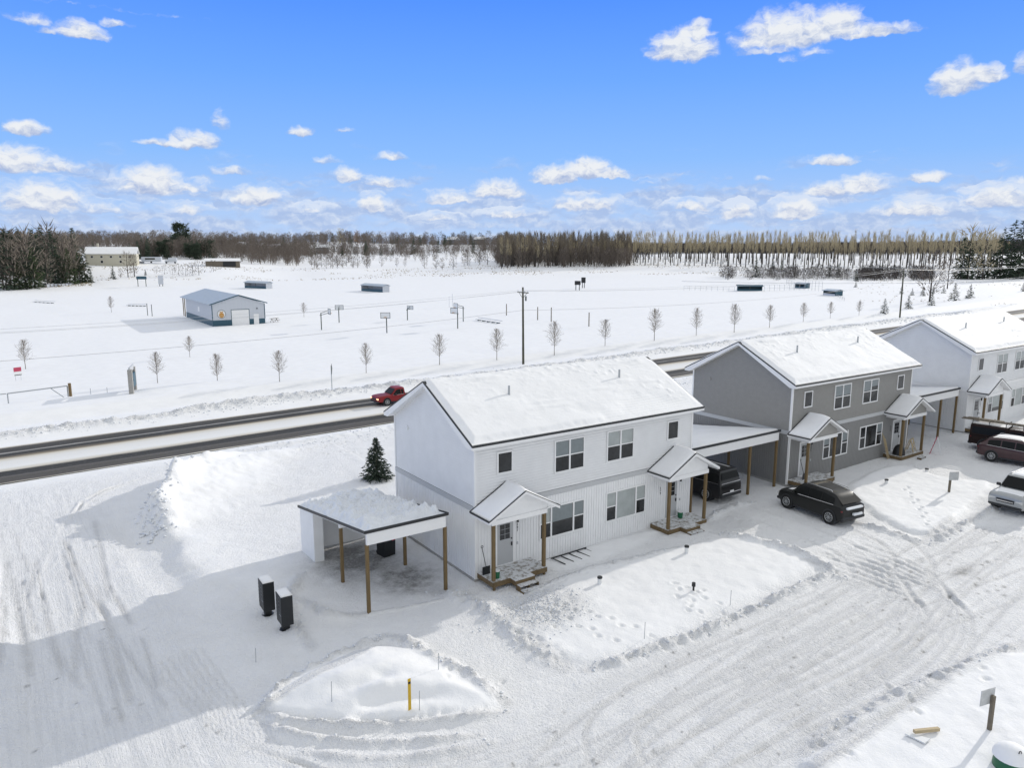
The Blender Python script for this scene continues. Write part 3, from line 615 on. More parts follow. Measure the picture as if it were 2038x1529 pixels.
# road sheet
rx = np.array(sorted(list(np.arange(-160, 700, 2.0)))); ry = np.linspace(30.9, 42.1, 29); RX, RY = np.meshgrid(rx, ry)
rz = 0.0165*np.clip(RX, -60, 230)+.055-.0006*(RY-36.5)**2*.6
idx = np.arange(RX.size).reshape(RX.shape); quads = np.stack([idx[:-1, :-1], idx[:-1, 1:], idx[1:, 1:], idx[1:, :-1]], -1).reshape(-1, 4)
tag(link('road', np_mesh('road', np.stack([RX, RY, rz], -1).reshape(-1, 3), quads, ['road_surface'], smooth=True)), kind='structure')

# snow chunks (uncountable crumbs thrown up by ploughs and boots)
OCT = np.array([(1, 0, 0), (-1, 0, 0), (0, 1, 0), (0, -1, 0), (0, 0, 1), (0, 0, -1)], float); OF = np.array([(0, 2, 4), (2, 1, 4), (1, 3, 4), (3, 0, 4), (2, 0, 5), (1, 2, 5), (3, 1, 5), (0, 3, 5)])
CH = [c for c in CH if not any(hx-.3 < c[0] < hx+14.6 and -.2 < c[1] < 8.3 for hx in (0, 23.06, 45.79)) and not (30.5 < c[1] < 42.4)]
V = []; Fc = []
for k, (x, y, s) in enumerate(CH):
    q = OCT*(1+rng.uniform(-.35, .35, (6, 1)))*np.array([s, s*random.uniform(.6, 1), s*.6]); a = random.random()*6.28; ca, sa = math.cos(a), math.sin(a)
    q = np.stack([q[:, 0]*ca-q[:, 1]*sa, q[:, 0]*sa+q[:, 1]*ca, q[:, 2]], -1)+np.array(G3(x, y, s*.2)); V.append(q); Fc.append(OF+6*k)
tag(link('snow_chunks', np_mesh('snow_chunks', np.concatenate(V), np.concatenate(Fc), ['snow_clumpy'], smooth=True, nsides=3)), 'loose crumbs and clods of snow along the ploughed edges', 'snow', kind='stuff')

# ------------------------------------------------------------------ houses
HD, HL, HO, HE, ZE, ZR, ZT, ZB = 8.0, 14.26, .40, .4537, 6.557, 8.82, 3.592, 3.337
SLP = (ZR-ZE)/(HD/2+HE)
def digits(txt, size, parent, loc, m='black_metal', name='address_numbers', rx=rad(90), rz=0, thick=.006):
    cu = bpy.data.curves.new('t', 'FONT'); cu.body = txt; cu.size = size; cu.extrude = thick; cu.align_x = 'CENTER'; cu.space_line = .95
    o = bpy.data.objects.new('t', cu); me = bpy.data.meshes.new_from_object(o); bpy.data.objects.remove(o)
    me.materials.clear(); me.materials.append(MATS[m]); q = link(name, me, parent); q.location = loc; q.rotation_euler = (rx, 0, rz); return q
def roof_snow(name, parent, x0, x1, y0, y1, zf, t0, seed, nx, ny, edge=.3, ripple=None, crust=0, rag=0, base_m='snow', lump=0, lsc=.5):
    gx = np.linspace(x0, x1, nx); gy = np.linspace(y0, y1, ny); A, B = np.meshgrid(gx, gy)
    e = np.minimum(np.minimum(A-x0, x1-A), np.minimum(B-y0, y1-B)); e = e-(.10*np.clip(fbm(A/.6, B/.6, seed+2, 3)+.2, 0, 1) if crust else 0); n = fbm(A/1.5, B/1.5, seed, 3)
    t = t0*(1+.25*n)*(.15+.85*sst(0, edge, e))
    if crust:
        
        cm = .35+.75*sst(-.05, .45, fbm(A/4.5, B/2.5, seed+15, 2)+.35*sst(.5, 3.5, zf(A, B)-ZE-.3)*.8)
        t = t+cm*crust*1.5*np.clip(fbm(A/2.6, B/.35, seed+5, 4)-.12, 0, 1)*sst(.5, 1.5, e)+cm*crust*.5*np.clip(fbm(A/.35, B/.2, seed+6, 3), 0, 1)*sst(.3, 1, e)
    if lump: t = t+(lump*(.55+.75*fbm(A/lsc, B/lsc, seed+8, 3))+.12*np.abs(fbm(A/.13, B/.13, seed+12, 2)))*sst(0, edge*1.5, e+.2*fbm(A/.3, B/.3, seed+9, 2))
    if ripple is not None:
        mk = ripple(A, B); t = t*(1-.8*mk)+mk*.012*(1+np.sin(B*2*math.pi/.16))*(.6+.6*vnoise(A/.15, B/.15, 4))
    t = np.maximum(t, .004); Zt = zf(A, B)+t
    V = np.stack([A, B, Zt], -1).reshape(-1, 3); idx = np.arange(A.size).reshape(A.shape)
    Q = np.stack([idx[:-1, :-1], idx[:-1, 1:], idx[1:, 1:], idx[1:, :-1]], -1).reshape(-1, 4)
    # skirts down to the roof
    per = list(idx[0, :])+list(idx[1:, -1])+list(idx[-1, -2::-1])+list(idx[-2:0:-1, 0]); b = len(V)
    low = V[per].copy(); low[:, 2] = zf(low[:, 0], low[:, 1])+.002; V = np.concatenate([V, low]); m = len(per)
    S = np.array([(per[k], b+k, b+(k+1) % m, per[(k+1) % m]) for k in range(m)]); Q = np.concatenate([Q, S[:, ::-1]])
    return link(name, np_mesh(name, V, Q, [base_m], smooth=True), parent)

def window(parent, x0, x1, z0, z1, kind, trim='white_trim', blinds=(), y=0.0):
    f = MB(); b = .07
    f.box(x0-b, x1+b, y-.05, y-.002, z1, z1+b); f.box(x0-b, x1+b, y-.065, y-.002, z0-b, z0)
    f.box(x0-b, x0, y-.05, y-.002, z0, z1); f.box(x1, x1+b, y-.05, y-.002, z0, z1)
    zm = (z0+z1)/2
    if kind == 'single': cells = [(x0, x1, z0, zm), (x0, x1, zm, z1)]; bars = []; hb = []
    elif kind == 'pair': xm = (x0+x1)/2; bars = [xm]; hb = [(x0, xm-.045), (xm+.045, x1)]
    else:
        a = x0+(x1-x0)*.24; c = x1-(x1-x0)*.24; bars = [a, c]; hb = [(x0, a-.045), (c+.045, x1)]
    for xb in bars: f.box(xb-.045, xb+.045, y-.052, y-.002, z0, z1)
    for a, c in hb: f.box(a, c, y-.048, y-.002, zm-.025, zm+.025)
    fo = f.build('window', trim, parent)
    e = [x0]+bars+[x1]; k = 0
    for a, c in zip(e[:-1], e[1:]):
        a2 = a+(.045 if a != x0 else 0); c2 = c-(.045 if c != x1 else 0); tall = (kind == 'triple' and k == 1)
        MB().box(a2, c2, y-.022, y-.003, z0, z1).build('pane', 'glass_dark', fo)
        if k < len(blinds) and blinds[k]:
            fr, mt = blinds[k]
            MB().box(a2+.02, c2-.02, y-.027, y-.0225, z1-(z1-z0)*fr, z1-.01).build('blind', mt, fo)
        k += 1
    return fo

def porch(parent, x0, x1, wall, mirror, full_steps=True, snow_m='snow', accent='white_trim', clutter=False):
    # x0..x1 deck extent; deck top .45
    pt = empty('porch', (0, 0, 0)); pt.parent = parent
    dz, yd = .45, -1.30
    d = MB()
    for k in range(9):
        ya = -.01-(k+1)*.142; d.box(x0+.02, x1-.02, ya, ya+.132, dz-.04, dz)
    st0, st1 = (x0+.95, x1-1.05)
    if full_steps:
        for k in range(3): ya = yd-.002-(k+1)*.142+.0; d.box(st0, st1, ya, ya+.132, dz-.04, dz)
    d.build('deck', 'snowy_deck', pt)
    s = MB(); s.box(x0, x0+.04, yd, -.01, dz-.26, dz-.041); s.box(x1-.04, x1, yd, -.01, dz-.26, dz-.041); s.box(x0+.041, x1-.041, yd-.03, yd+.01, dz-.26, dz-.041)
    for xx in (x0+.08, x1-.18): s.box(xx, xx+.10, yd+.03, yd+.13, -.3, dz-.05)
    s.box(x0+1.5, x0+1.6, -.5, -.4, -.3, dz-.05)
    if full_steps: s.box(st0-.001, st0+.038, yd-.46, yd-.031, dz-.26, dz-.041); s.box(st1-.038, st1, yd-.46, yd-.031, dz-.26, dz-.041); s.box(st0+.039, st1-.039, yd-.46, yd-.42, dz-.2, dz-.041)
    s.build('deck_frame', 'wood_treated_h', pt)
    if full_steps:
        sx0, sx1 = (st0+.05, st1-.05)
        t = MB(); t.box(sx0, sx1, yd-.76, yd-.47, .235, .27); t.box(sx0, sx1, yd-1.04, yd-.78, .08, .115)
        t.build('step_treads', 'snowy_deck', pt)
        for xx in (sx0-.045, (sx0+sx1)/2-.02, sx1+.005):
            t = MB().prism([(yd-.462, .40), (yd-.462, -.2), (yd-1.02, -.2), (yd-1.02, .078), (yd-.765, .078), (yd-.765, .233), (yd-.465, .233)], 'x', xx, xx+.04)
            t.build('stair_stringer', 'wood_treated_h', pt)
    for xx in (x0+.05, x1-.20):
        MB().bbox(xx, xx+.15, yd+.04, yd+.19, dz, 3.10, .012).build('post', 'wood_treated', pt)
    # gable roof, ridge along Y
    rx0, rx1 = x0-.38, x1+.45; cx = (rx0+rx1)/2; ez, rz_, yf = 3.44, 4.50, -1.65; sl = (rz_-ez)/(cx-rx0)
    th = .14
    r = MB()
    r.prism([(rx0, ez), (cx, rz_), (rx1, ez), (rx1, ez-th), (cx, rz_-th), (rx0, ez-th)], 'y', yf, -.002)
    r.build('porch_roof', accent, pt)
    b = MB(); t2 = .035   # drip edges
    for (xa, za, xb, zb_) in ((rx0-.02, ez-.01, cx, rz_), (rx1+.02, ez-.01, cx, rz_)):
        b.prism([(xa, za), (xb, zb_), (xb, zb_+t2), (xa, za+t2)], 'y', yf-.02, yf+.03)
        b.prism([(xa, za), (xb, zb_), (xb, zb_+t2), (xa, za+t2)], 'y', -.05, -.003)
    b.box(rx0-.03, rx0+.03, yf+.03, -.05, ez-.03, ez+.035); b.box(rx1-.03, rx1+.03, yf+.03, -.05, ez-.03, ez+.035)
    b.build('drip_edge', 'black_trim', pt)
    g = MB(); gy = yd+.06   # gable infill and beam
    g.prism([(x0+.06, 3.30), (x1-.06, 3.30), (x1-.06, min(ez-th+sl*(rx1-(x1-.06)), 9)-.01), (cx, rz_-th-.012), (x0+.06, ez-th+sl*(x0+.06-rx0)-.01)], 'y', gy, gy+.05)
    g.build('gable', wall, pt)
    g = MB(); g.box(x0, x1, gy-.04, gy+.11, 3.08, 3.298)
    g.box(x0, x0+.13, gy+.112, -.003, 3.08, 3.29); g.box(x1-.13, x1, gy+.112, -.003, 3.08, 3.29)
    g.build('beam', accent, pt)
    zf = lambda A, B: np.where(A < cx, ez+sl*(A-rx0), ez+sl*(rx1-A))+.002
    hump = MB
    sn = roof_snow('roof_snow', pt, rx0+.05, rx1-.05, yf+.06, -.06, lambda A, B: zf(A, B)+.10*np.exp(-((A-cx)/.28)**2)*sst(yf, yf+.7, B)*sst(0, -.25, B), .075, int(abs(x0)*10)+3, 60, 30, .12)
    return pt

def house(name, loc, wall, lower, trim, band, fascia, label, group, nums, blinds_u, blinds_l, deck_steps=(True, True)):
    H = empty(name, loc, 0, label, 'house', group); L, D = HL, HD
    MB().box(-.02, L+.02, -.02+.03, D+.02, -.8, .12).build('foundation', 'concrete', H)
    # lower storey: vertical board siding
    w = MB(); w.box(.02, L-.02, .02, D-.02, .12, ZB)
    p = .165; n = int(L/p)
    for k in range(n):
        a = k*L/n+.012; b = (k+1)*L/n-.012; w.box(a, b, 0, .0195, .125, ZB); w.box(a, b, D-.0195, D, .125, ZB)
    n = int(D/p)
    for k in range(n):
        a = k*D/n+.022; b = (k+1)*D/n-.022
        if a < .02: a = .021
        if b > D-.02: b = D-.021
        w.box(0, .0195, a, b, .125, ZB); w.box(L-.0195, L, a, b, .125, ZB)
    w.build('lower_wall', lower, H)
    # upper storey: lap siding with gable ends
    u = MB(); c = .135; z = ZT; ztop = ZE+SLP*HE-.2
    while z < ZR-.25:
        z1 = min(z+c, ZR-.2); o0, o1 = .0, .012; gp_ = .021
        if z < ztop:
            for (ya, sg) in ((0, 1), (D, -1)):
                u.add([(0, ya+sg*o0, z+gp_), (L, ya+sg*o0, z+gp_), (L, ya+sg*o1, z1), (0, ya+sg*o1, z1)], [(0, 1, 2, 3)])
        ya = 0 if z < ztop else (z+.2-ZE)/SLP-HE
        ya = max(ya, 0); yb = D-ya
        if yb > ya:
            for (xa, sg) in ((0, 1), (L, -1)):
                y2a = max(0, (z1+.2-ZE)/SLP-HE) if z1 > ztop else 0; y2b = D-y2a
                if y2b <= y2a: y2a = y2b = D/2
                u.add([(xa+sg*o0, ya, z+gp_), (xa+sg*o0, yb, z+gp_), (xa+sg*o1, y2b, z1), (xa+sg*o1, y2a, z1)], [(0, 1, 2, 3)])
        z = z1
    u.box(.04, L-.04, .04, D-.04, ZB, ztop-.1)
    for xa in (.04, L-.08): u.prism([(.04, ztop-.101), (D-.04, ztop-.101), (D/2, ZR-.24)], 'x', xa, xa+.04)
    u.build('upper_wall', wall, H, fix=False)
    t = MB()
    for (xa, xb, ya, yb) in ((-.02, L+.02, -.025, .02), (-.02, L+.02, D-.02, D+.025), (-.025, .02, .021, D-.021), (L-.02, L+.025, .021, D-.021)): t.box(xa, xb, ya, yb, ZB+.002, ZT-.002)
    t.build('trim_band', band, H)
    for xa in (0, L):
        for ya in (0, D):
            t = MB()
            sx_ = -1 if xa == 0 else 1; sy_ = -1 if ya == 0 else 1
            for (z0, z1) in ((.13, ZB), (ZT, ztop)):
                t.box(min(xa+sx_*.022, xa-sx_*.09), max(xa+sx_*.022, xa-sx_*.09), min(ya+sy_*.022, ya-sy_*.002), max(ya+sy_*.022, ya-sy_*.002), z0, z1)
                t.box(min(xa+sx_*.022, xa-sx_*.002), max(xa+sx_*.022, xa-sx_*.002), min(ya-sy_*.004, ya-sy_*.09), max(ya-sy_*.004, ya-sy_*.09), z0, z1)
            t.build('corner_trim', trim, H)
    # roof
    R = MB(); th = .17
    prof = [(-HE, ZE), (D/2, ZR), (D+HE, ZE), (D+HE, ZE-th), (D+HE-.42, ZE-th), (D/2, ZR-.19), (-HE+.42, ZE-th), (-HE, ZE-th)]
    R.prism(prof, 'x', -HO, L+HO); rf = R.build('roof', fascia, H)
    S = MB()
    for (ya, za, yb, zb_) in ((-HE-.01, ZE-.005, D/2, ZR), (D+HE+.01, ZE-.005, D/2, ZR)):
        S.prism([(ya, za+.002), (yb, zb_+.002), (yb, zb_+.03), (ya, za+.03)], 'x', -HO+.03, L+HO-.03)
        for xx in (-HO-.012, L+HO-.03): S.prism([(ya, za-.025), (yb, zb_-.025), (yb, zb_+.035), (ya, za+.035)], 'x', xx, xx+.042)
    for yy in (-HE-.015, D+HE-.03): S.box(-HO+.031, L+HO-.031, yy, yy+.045, ZE-.045, ZE+.034)
    S.build('shingles', 'black_trim', rf)
    zf = lambda A, B: np.minimum(ZE+SLP*(B+HE), ZE+SLP*(D+HE-B))+.031
    sd = int(loc[0])+5
    rip = (lambda A, B: sst(6.0, 9.5, A+2.5*fbm(A, B, 9, 2))*sst(1.5, .4, B+HE+.8*fbm(A/2, B*0, 8, 2))) if sd < 20 else None
    roof_snow('roof_snow', rf, -HO+.05, L+HO-.02, -HE+.04, D+HE-.04, lambda A, B: zf(A, B)-.06*np.exp(-((B-D/2)/.25)**2), .15, sd, 320, 210, .32, ripple=rip, crust=.15 if sd < 20 else .10)
    for vx, vy in ((3.4, 2.2), (10.9, 2.4)):
        vz = ZE+SLP*(vy+HE); MB().cyl((vx, vy, vz), (vx, vy, vz+.62), .055, n=10).cyl((vx, vy, vz+.02), (vx, vy, vz+.2), .11, .06, n=10).build('vent_pipe', 'galv', rf, smooth=True)
    MB().cyl((-.05, 6.5, 6.02), (.0, 6.5, 6.02), .11, n=14).build('gable_vent', wall, H)
    # windows and doors
    wx = [(4.60, 6.35), (7.97, 9.72)]
    for k, (a, b) in enumerate(wx): window(H, a, b, 4.47, 5.97, 'pair', trim, blinds_u[k])
    window(H, 1.27, 2.01, 5.0, 5.91, 'single', trim); window(H, 12.33, 13.07, 5.0, 5.91, 'single', trim)
    window(H, 3.72, 6.42, 1.25, 2.72, 'triple', trim, blinds_l[0]); window(H, 8.0, 10.70, 1.25, 2.72, 'triple', trim, blinds_l[1])
    for k, dx in enumerate((1.19, 12.30)):
        f = MB(); f.box(dx-.1, dx, -.045, -.002, .46, 2.62); f.box(dx+.9, dx+1.0, -.045, -.002, .46, 2.62); f.box(dx-.1, dx+1.0, -.045, -.002, 2.622, 2.73); f.box(dx, dx+.9, -.06, -.002, .46, .50)
        dn = MB().box(dx, dx+.9, -.03, -.003, .50, 2.62).build('door', 'door_grey', H)
        f.build('door_frame', trim, dn)
        MB().box(dx+.16, dx+.72, -.036, -.0305, 1.72, 2.46).build('door_glass', 'glass_dark', dn)
        g = MB()
        for zz in (1.97, 2.21): g.box(dx+.16, dx+.72, -.042, -.0365, zz, zz+.014)
        g.box(dx+.43, dx+.445, -.041, -.0365, 1.72, 2.46); g.build('muntins', 'door_grey', dn)
        MB().bbox(dx+.78, dx+.85, -.075, -.031, 1.34, 1.52, .008).build('handle', 'black_metal', dn); MB().bbox(dx+.785, dx+.845, -.06, -.031, 1.66, 1.74, .008).build('deadbolt', 'black_metal', dn)
        MB().bbox(dx+1.12, dx+1.20, -.10, -.002, 2.42, 2.60, .01).bbox(dx+1.10, dx+1.22, -.13, -.002, 2.60, 2.64, .005).build('wall_lantern', 'black_metal', H)
        MB().bbox(dx+1.13, dx+1.21, -.04, -.002, 1.30, 1.44, .01).build('doorbell_box', 'grey_trim', H)
    for t_, x_ in zip(nums, (2.36, 11.92)):
        digits('\n'.join(t_), .16, H, (x_, -.014, 2.25))
    porch(H, .10, 3.17, wall, False, deck_steps[0], accent=fascia)
    porch(H, 11.23, 14.30, wall, True, deck_steps[1], accent=fascia)
    return H
B = (.5, 'blind'); Fu = (1.0, 'blind')
H1 = house('duplex_house', (0, 0, 0), 'white_siding', 'white_siding', 'white_trim', 'grey_trim', 'white_trim', 'white duplex house in the middle with black roof edging, nearest to the camera', 'two storey duplex houses along the lane', ('287', '279'), [[(.49, 'blind_dark'), (.49, 'blind_dark')], [(.49, 'blind'), (.49, 'blind')]], [[(.5, 'blind'), (.52, 'blind_dark'), (.5, 'blind_dark')], [(.5, 'blind'), (1, 'blind'), (.5, 'blind')]])
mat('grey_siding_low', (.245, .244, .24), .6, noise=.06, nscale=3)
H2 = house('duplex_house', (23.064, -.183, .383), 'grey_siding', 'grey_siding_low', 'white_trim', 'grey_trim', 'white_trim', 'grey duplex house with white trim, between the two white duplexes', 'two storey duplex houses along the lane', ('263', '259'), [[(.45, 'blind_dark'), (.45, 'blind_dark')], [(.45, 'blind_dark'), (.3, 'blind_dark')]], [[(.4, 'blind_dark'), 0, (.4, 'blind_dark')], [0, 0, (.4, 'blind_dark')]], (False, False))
H3 = house('duplex_house', (45.786, -.444, .71), 'white_siding', 'white_siding', 'white_trim', 'white_trim', 'white_trim', 'farther white duplex house at the right edge of the photo, beyond the grey one', 'two storey duplex houses along the lane', ('241', '237'), [[(.45, 'blind'), (.45, 'blind')], [(.45, 'blind'), (.45, 'blind')]], [[(.5, 'blind'), (.8, 'blind'), (.5, 'blind')], [(.5, 'blind'), (1, 'blind'), (.5, 'blind')]])

# ------------------------------------------------------------------ carports
def carport(loc, x0, x1, zf, zb, yb, posts, label, walls=None, heavy=False, gutter=True):
    C = empty('carport', loc, 0, label, 'carport', 'white shed roof carports beside the houses')
    y0 = 0.0; sl = (zf-zb)/(yb-y0); t = .10
    r = MB(); r.prism([(y0, zf-.02), (yb, zb-.02), (yb, zb-.02-t), (y0, zf-.02-t)], 'x', x0, x1); rf = r.build('roof', 'white_trim', C)
    e = MB()
    for xx in (x0-.03, x1-.005): e.prism([(y0-.03, zf+.05), (yb, zb+.05), (yb, zb-.08), (y0-.03, zf-.08)], 'x', xx, xx+.035)
    e.box(x0+.006, x1-.006, y0-.035, y0-.001, zf-.09, zf+.048); e.build('drip_edge', 'black_trim', rf)
    zfun = lambda A, Bv: zf-sl*(Bv-y0)+.0
    if heavy: roof_snow('roof_snow', rf, x0+.04, x1-.06, y0+.04, yb-.05, zfun, .05, 77, 150, 260, .35, lump=.40, lsc=.45, base_m='snow_clumpy')
    else: roof_snow('roof_snow', rf, x0+.02, x1-.03, y0+.03, yb-.05, zfun, .12, int(x0), 60, 60, .15)
    b = MB(); b.box(x0+.1, x1-.1, y0+.02, y0+.15, zf-.62, zf-.125); b.build('front_beam', 'white_trim', C)
    b = MB(); ym = 3.5; zm = zf-sl*ym-.13; b.box(x0+.3, x1-.3, ym, ym+.14, zm-.36, zm); b.build('middle_beam', 'white_trim', C)
    for (px_, py_, zt) in posts:
        MB().bbox(px_-.07, px_+.07, py_-.07, py_+.07, gtop(loc[0]+px_, loc[1]+py_)-loc[2]-.1, zt, .01).build('post', 'wood_treated', C)
    return C
zf1, zb1 = 3.66, 2.42; s1 = (zf1-zb1)/8.2
C1 = carport((-3.37, .0, -.05), -1.98, 1.97, zf1, zb1, 8.2, [(-1.86, .10, zf1-.62), (1.86, .10, zf1-.62), (-1.60, 3.57, zf1-s1*3.5-.49), (1.60, 3.57, zf1-s1*3.5-.49)], 'snow topped carport left of the near white house, over bare icy ground', heavy=True)
w = MB(); w.prism([(6.25, -.5), (8.12, -.5), (8.12, zb1-.12), (6.25, zf1-s1*6.25-.14)], 'x', -1.93, -1.80); w.build('side_wall', 'white_siding', C1)
w = MB(); w.box(-1.80, 1.9, 8.0, 8.12, -.7, zb1-.12); w.build('back_wall', 'white_siding', C1)
w = MB(); w.box(-1.799, -1.45, 6.25, 6.38, -.5, zf1-s1*6.3-.16); w.build('return_wall', 'white_siding', C1)
zf2 = 4.02-.30
C2 = carport((14.3, .22, .30), .05, 8.35, zf2, zf2-1.25, 8.2, [(8.18, .10, zf2-.62), (.45, .10, zf2-.62), (5.6, .10, zf2-.62), (8.0, 3.57, zf2-.53-.49), (5.2, 3.57, zf2-.53-.49)], 'wide carport between the near white house and the grey house, black car parked inside')
C3 = carport((37.35, -.02, .66), .05, 8.0, zf2, zf2-1.25, 8.2, [(7.8, .10, zf2-.62), (.45, .10, zf2-.62), (5.3, .10, zf2-.62), (7.6, 3.57, zf2-.53-.49), (3.2, 3.57, zf2-.53-.49)], 'empty carport between the grey house and the farther white house')

# ------------------------------------------------------------------ small things around the houses
def bucket(x, y, z, label, par=None):
    b = empty('bucket', (x, y, z), 0, label, 'bucket')
    MB().cyl((0, 0, 0), (0, 0, .34), .13, .155, 16).build('pail', 'green_plastic', b, smooth=True); MB().cyl((0, 0, .341), (0, 0, .375), .162, .162, 16).build('lid', 'white_plastic', b, smooth=True)
bucket(.52, -1.0, .45, 'green salt bucket with white lid on the left porch of the near white house'); bucket(13.2, -.35, .45, 'green salt bucket with white lid on the right porch of the near white house')
def shovel(x, y, z, lean, label, rz=0):
    s = empty('snow_shovel', (x, y, z), rz, label, 'shovel')
    MB().cyl((0, 0, .30), (lean*.8, .18, 1.22), .017, n=8).build('shaft', 'black_metal', s)
    g = MB(); pts = [(lean*.8+.055*math.cos(a), .18, 1.29+.055*math.sin(a)) for a in [k*math.pi/4 for k in range(9)]]; g.tube(pts, .016, 6); g.build('grip', 'black_metal', s)
    b = MB(); b.prism([(-.02, 0), (.02, 0), (.035, .2), (.02, .38), (-.01, .38), (.0, .2)], 'x', -.2, .2); b.build('scoop', 'black_metal', s)
shovel(.34, -.42, .45, -.14, 'black snow shovel leaning behind the bucket on the leftmost porch')
shovel(23.064+.95, -.183-.55, .383+.45, -.32, 'black snow shovel leaning by the left door of the grey house', .3)
# air conditioner / trash bin under the first carport
a = at(820, 1082); t = empty('trash_bin', (-1.95, 5.35, -.03), rad(8), 'black wheeled trash bin behind the carport posts beside the near white house', 'trash bin')
MB().prism([(-.36, 0), (.30, 0), (.36, 1.0), (-.42, 1.0)], 'x', -.32, .32).build('bin_body', 'black_metal', t)
MB().prism([(-.46, 1.003), (.38, 1.003), (.34, 1.08), (-.40, 1.10)], 'x', -.35, .35).build('lid', 'black_metal', t)
MB().cyl((-.30, .30, .11), (-.22, .30, .11), .11, n=12).cyl((.22, .30, .11), (.30, .30, .11), .11, n=12).build('wheel', 'tyre', t, smooth=True)
MB().box(.1, .28, -.425, -.418, .80, .86).build('sticker', 'red_sign', t)
# metal rack lying at the wall
t = empty('metal_rack', G3(5.35, -.62, -.045), 0, 'dark metal rack half buried in snow at the wall right of the left porch', 'rack')
r = MB(); r.beam((-1.15, .35, .06), (1.1, .35, .10), .05, .05)
for k in range(5): r.beam((-1.1+k*.52, .33, .075), (-.98+k*.52, -.55, .05), .04, .04)
r.build('frame', 'black_metal', t)
# downspout block and utility meter
for k, (x, y, h, lab) in enumerate(((4.3, -3.72, .32, 'white capped pipe stub in the snow just right of the left porch steps'), (10.0, -3.72, .36, 'white capped pipe stub in the snow nearest the right porch of the near house'), (7.15, -6.7, .42, 'dark standpipe with a valve in trampled snow in front of the near house'), (28.1, -3.85, .25, 'short pipe stub in the snow in front of the grey house, nearer its wall'), (32.8, -4.0, .28, 'short pipe stub in the snow right of the footprints before the grey house'))):
    p = empty('standpipe', G3(x, y, -.05), 0, lab, 'pipe')
    if k == 2: MB().cyl((0, 0, 0), (0, 0, h*.62), .045, n=10).build('pipe', 'black_metal', p, smooth=True); MB().cyl((0, 0, h*.6), (0, 0, h), .085, .08, 12).cyl((-.1, 0, h*.8), (.1, 0, h*.8), .03, n=8).build('valve_head', 'black_metal', p, smooth=True)
    else: MB().cyl((0, 0, 0), (0, 0, h), .10, n=14).build('pipe', 'white_plastic', p, smooth=True); MB().cyl((0, 0, h+.001), (0, 0, h+.07), .12, .115, 14).cyl((-.04, 0, h+.03), (-.04, 0, h-.18), .03, n=6).build('cap', 'black_metal', p, smooth=True)
# cluster mailboxes
def mailbox(x, y, rz, label):
    z = gtop(x, y); m = empty('cluster_mailbox', (x, y, z-.05), rz, label, 'mailbox', 'black cluster mailboxes beside the lane')
    MB().bbox(-.14, .14, -.14, .14, .02, .36, .01).cyl((0, 0, 0), (0, 0, .06), .26, n=8).build('pedestal', 'black_metal', m)
    MB().bbox(-.23, .23, -.39, .39, .34, 1.60, .012).build('cabinet', 'black_metal', m)
    for c in range(2):
        for r_ in range(7):
            if c == 0 and r_ > 4: continue
            hgt = .145 if not (c == 1 and r_ == 6) else .20
            d = MB().bbox(-.242, -.231, -.365+c*.37, -.015+c*.37, 1.42-r_*.158, 1.42-r_*.158+hgt, .003).build('mail_door', 'black_metal', m)
            MB().cyl((-.25, -.07+c*.37, 1.48-r_*.158), (-.2435, -.07+c*.37, 1.48-r_*.158), .014, n=8).build('lock', 'galv', d)
    MB().bbox(-.242, -.231, -.365, -.015, .40, .76, .003).build('parcel_door', 'black_metal', m)
    MB().box(-.25, -.244, -.33, -.07, .79-.02, .81-.02).build('mail_slot', 'galv', m)
    roof_snow('snow_cap', m, -.23, .23, -.39, .39, lambda A, Bv: A*0+1.602, .05, 3, 10, 14, .05)
mailbox(-8.50, .95, rad(-2), 'black cluster mailbox nearest the camera, white snow on its flat top')
mailbox(-8.72, 2.60, rad(-2), 'black cluster mailbox behind the other one, closer to the carport')
# yellow marker and thin marker rods
p = at(816, 1430); m = empty('marker_post', (p.x, p.y, gtop(p.x, p.y)-.05), 0, 'yellow flat utility marker post in the snow island at the bottom', 'marker post')
MB().prism([(-.05, 0), (.05, 0), (.055, 1.16), (-.045, 1.16)], 'y', -.012, .012).build('stake', 'yellow', m); MB().box(-.04, .045, -.015, -.0125, .98, 1.06).build('decal', 'black_metal', m)
for (x, y, ty, lab) in ((509, 1318, 1290, 'thin grey marker rod left of the snow island'), (661, 1418, 1378, 'thin grey marker rod on the snow island, left of the yellow post'), (835, 1430, 1392, 'thin dark marker rod just right of the yellow post'), (873, 1357, 1325, 'thin grey marker rod on the upper right of the snow island'), (1453, 1208, 1178, 'thin marker rod on the right of the front lawn'), (1282, 1278, 1245, 'thin marker rod on the lower front lawn')):
    p = at(x, y); h = height_of(p, ty); o = MB().cyl((0, 0, -.2), (.02, 0, h), .012, n=6).build('marker_rod', 'galv'); o.location = G3(p.x, p.y); tag(o, lab, 'marker rod', 'thin marker rods in the snow')
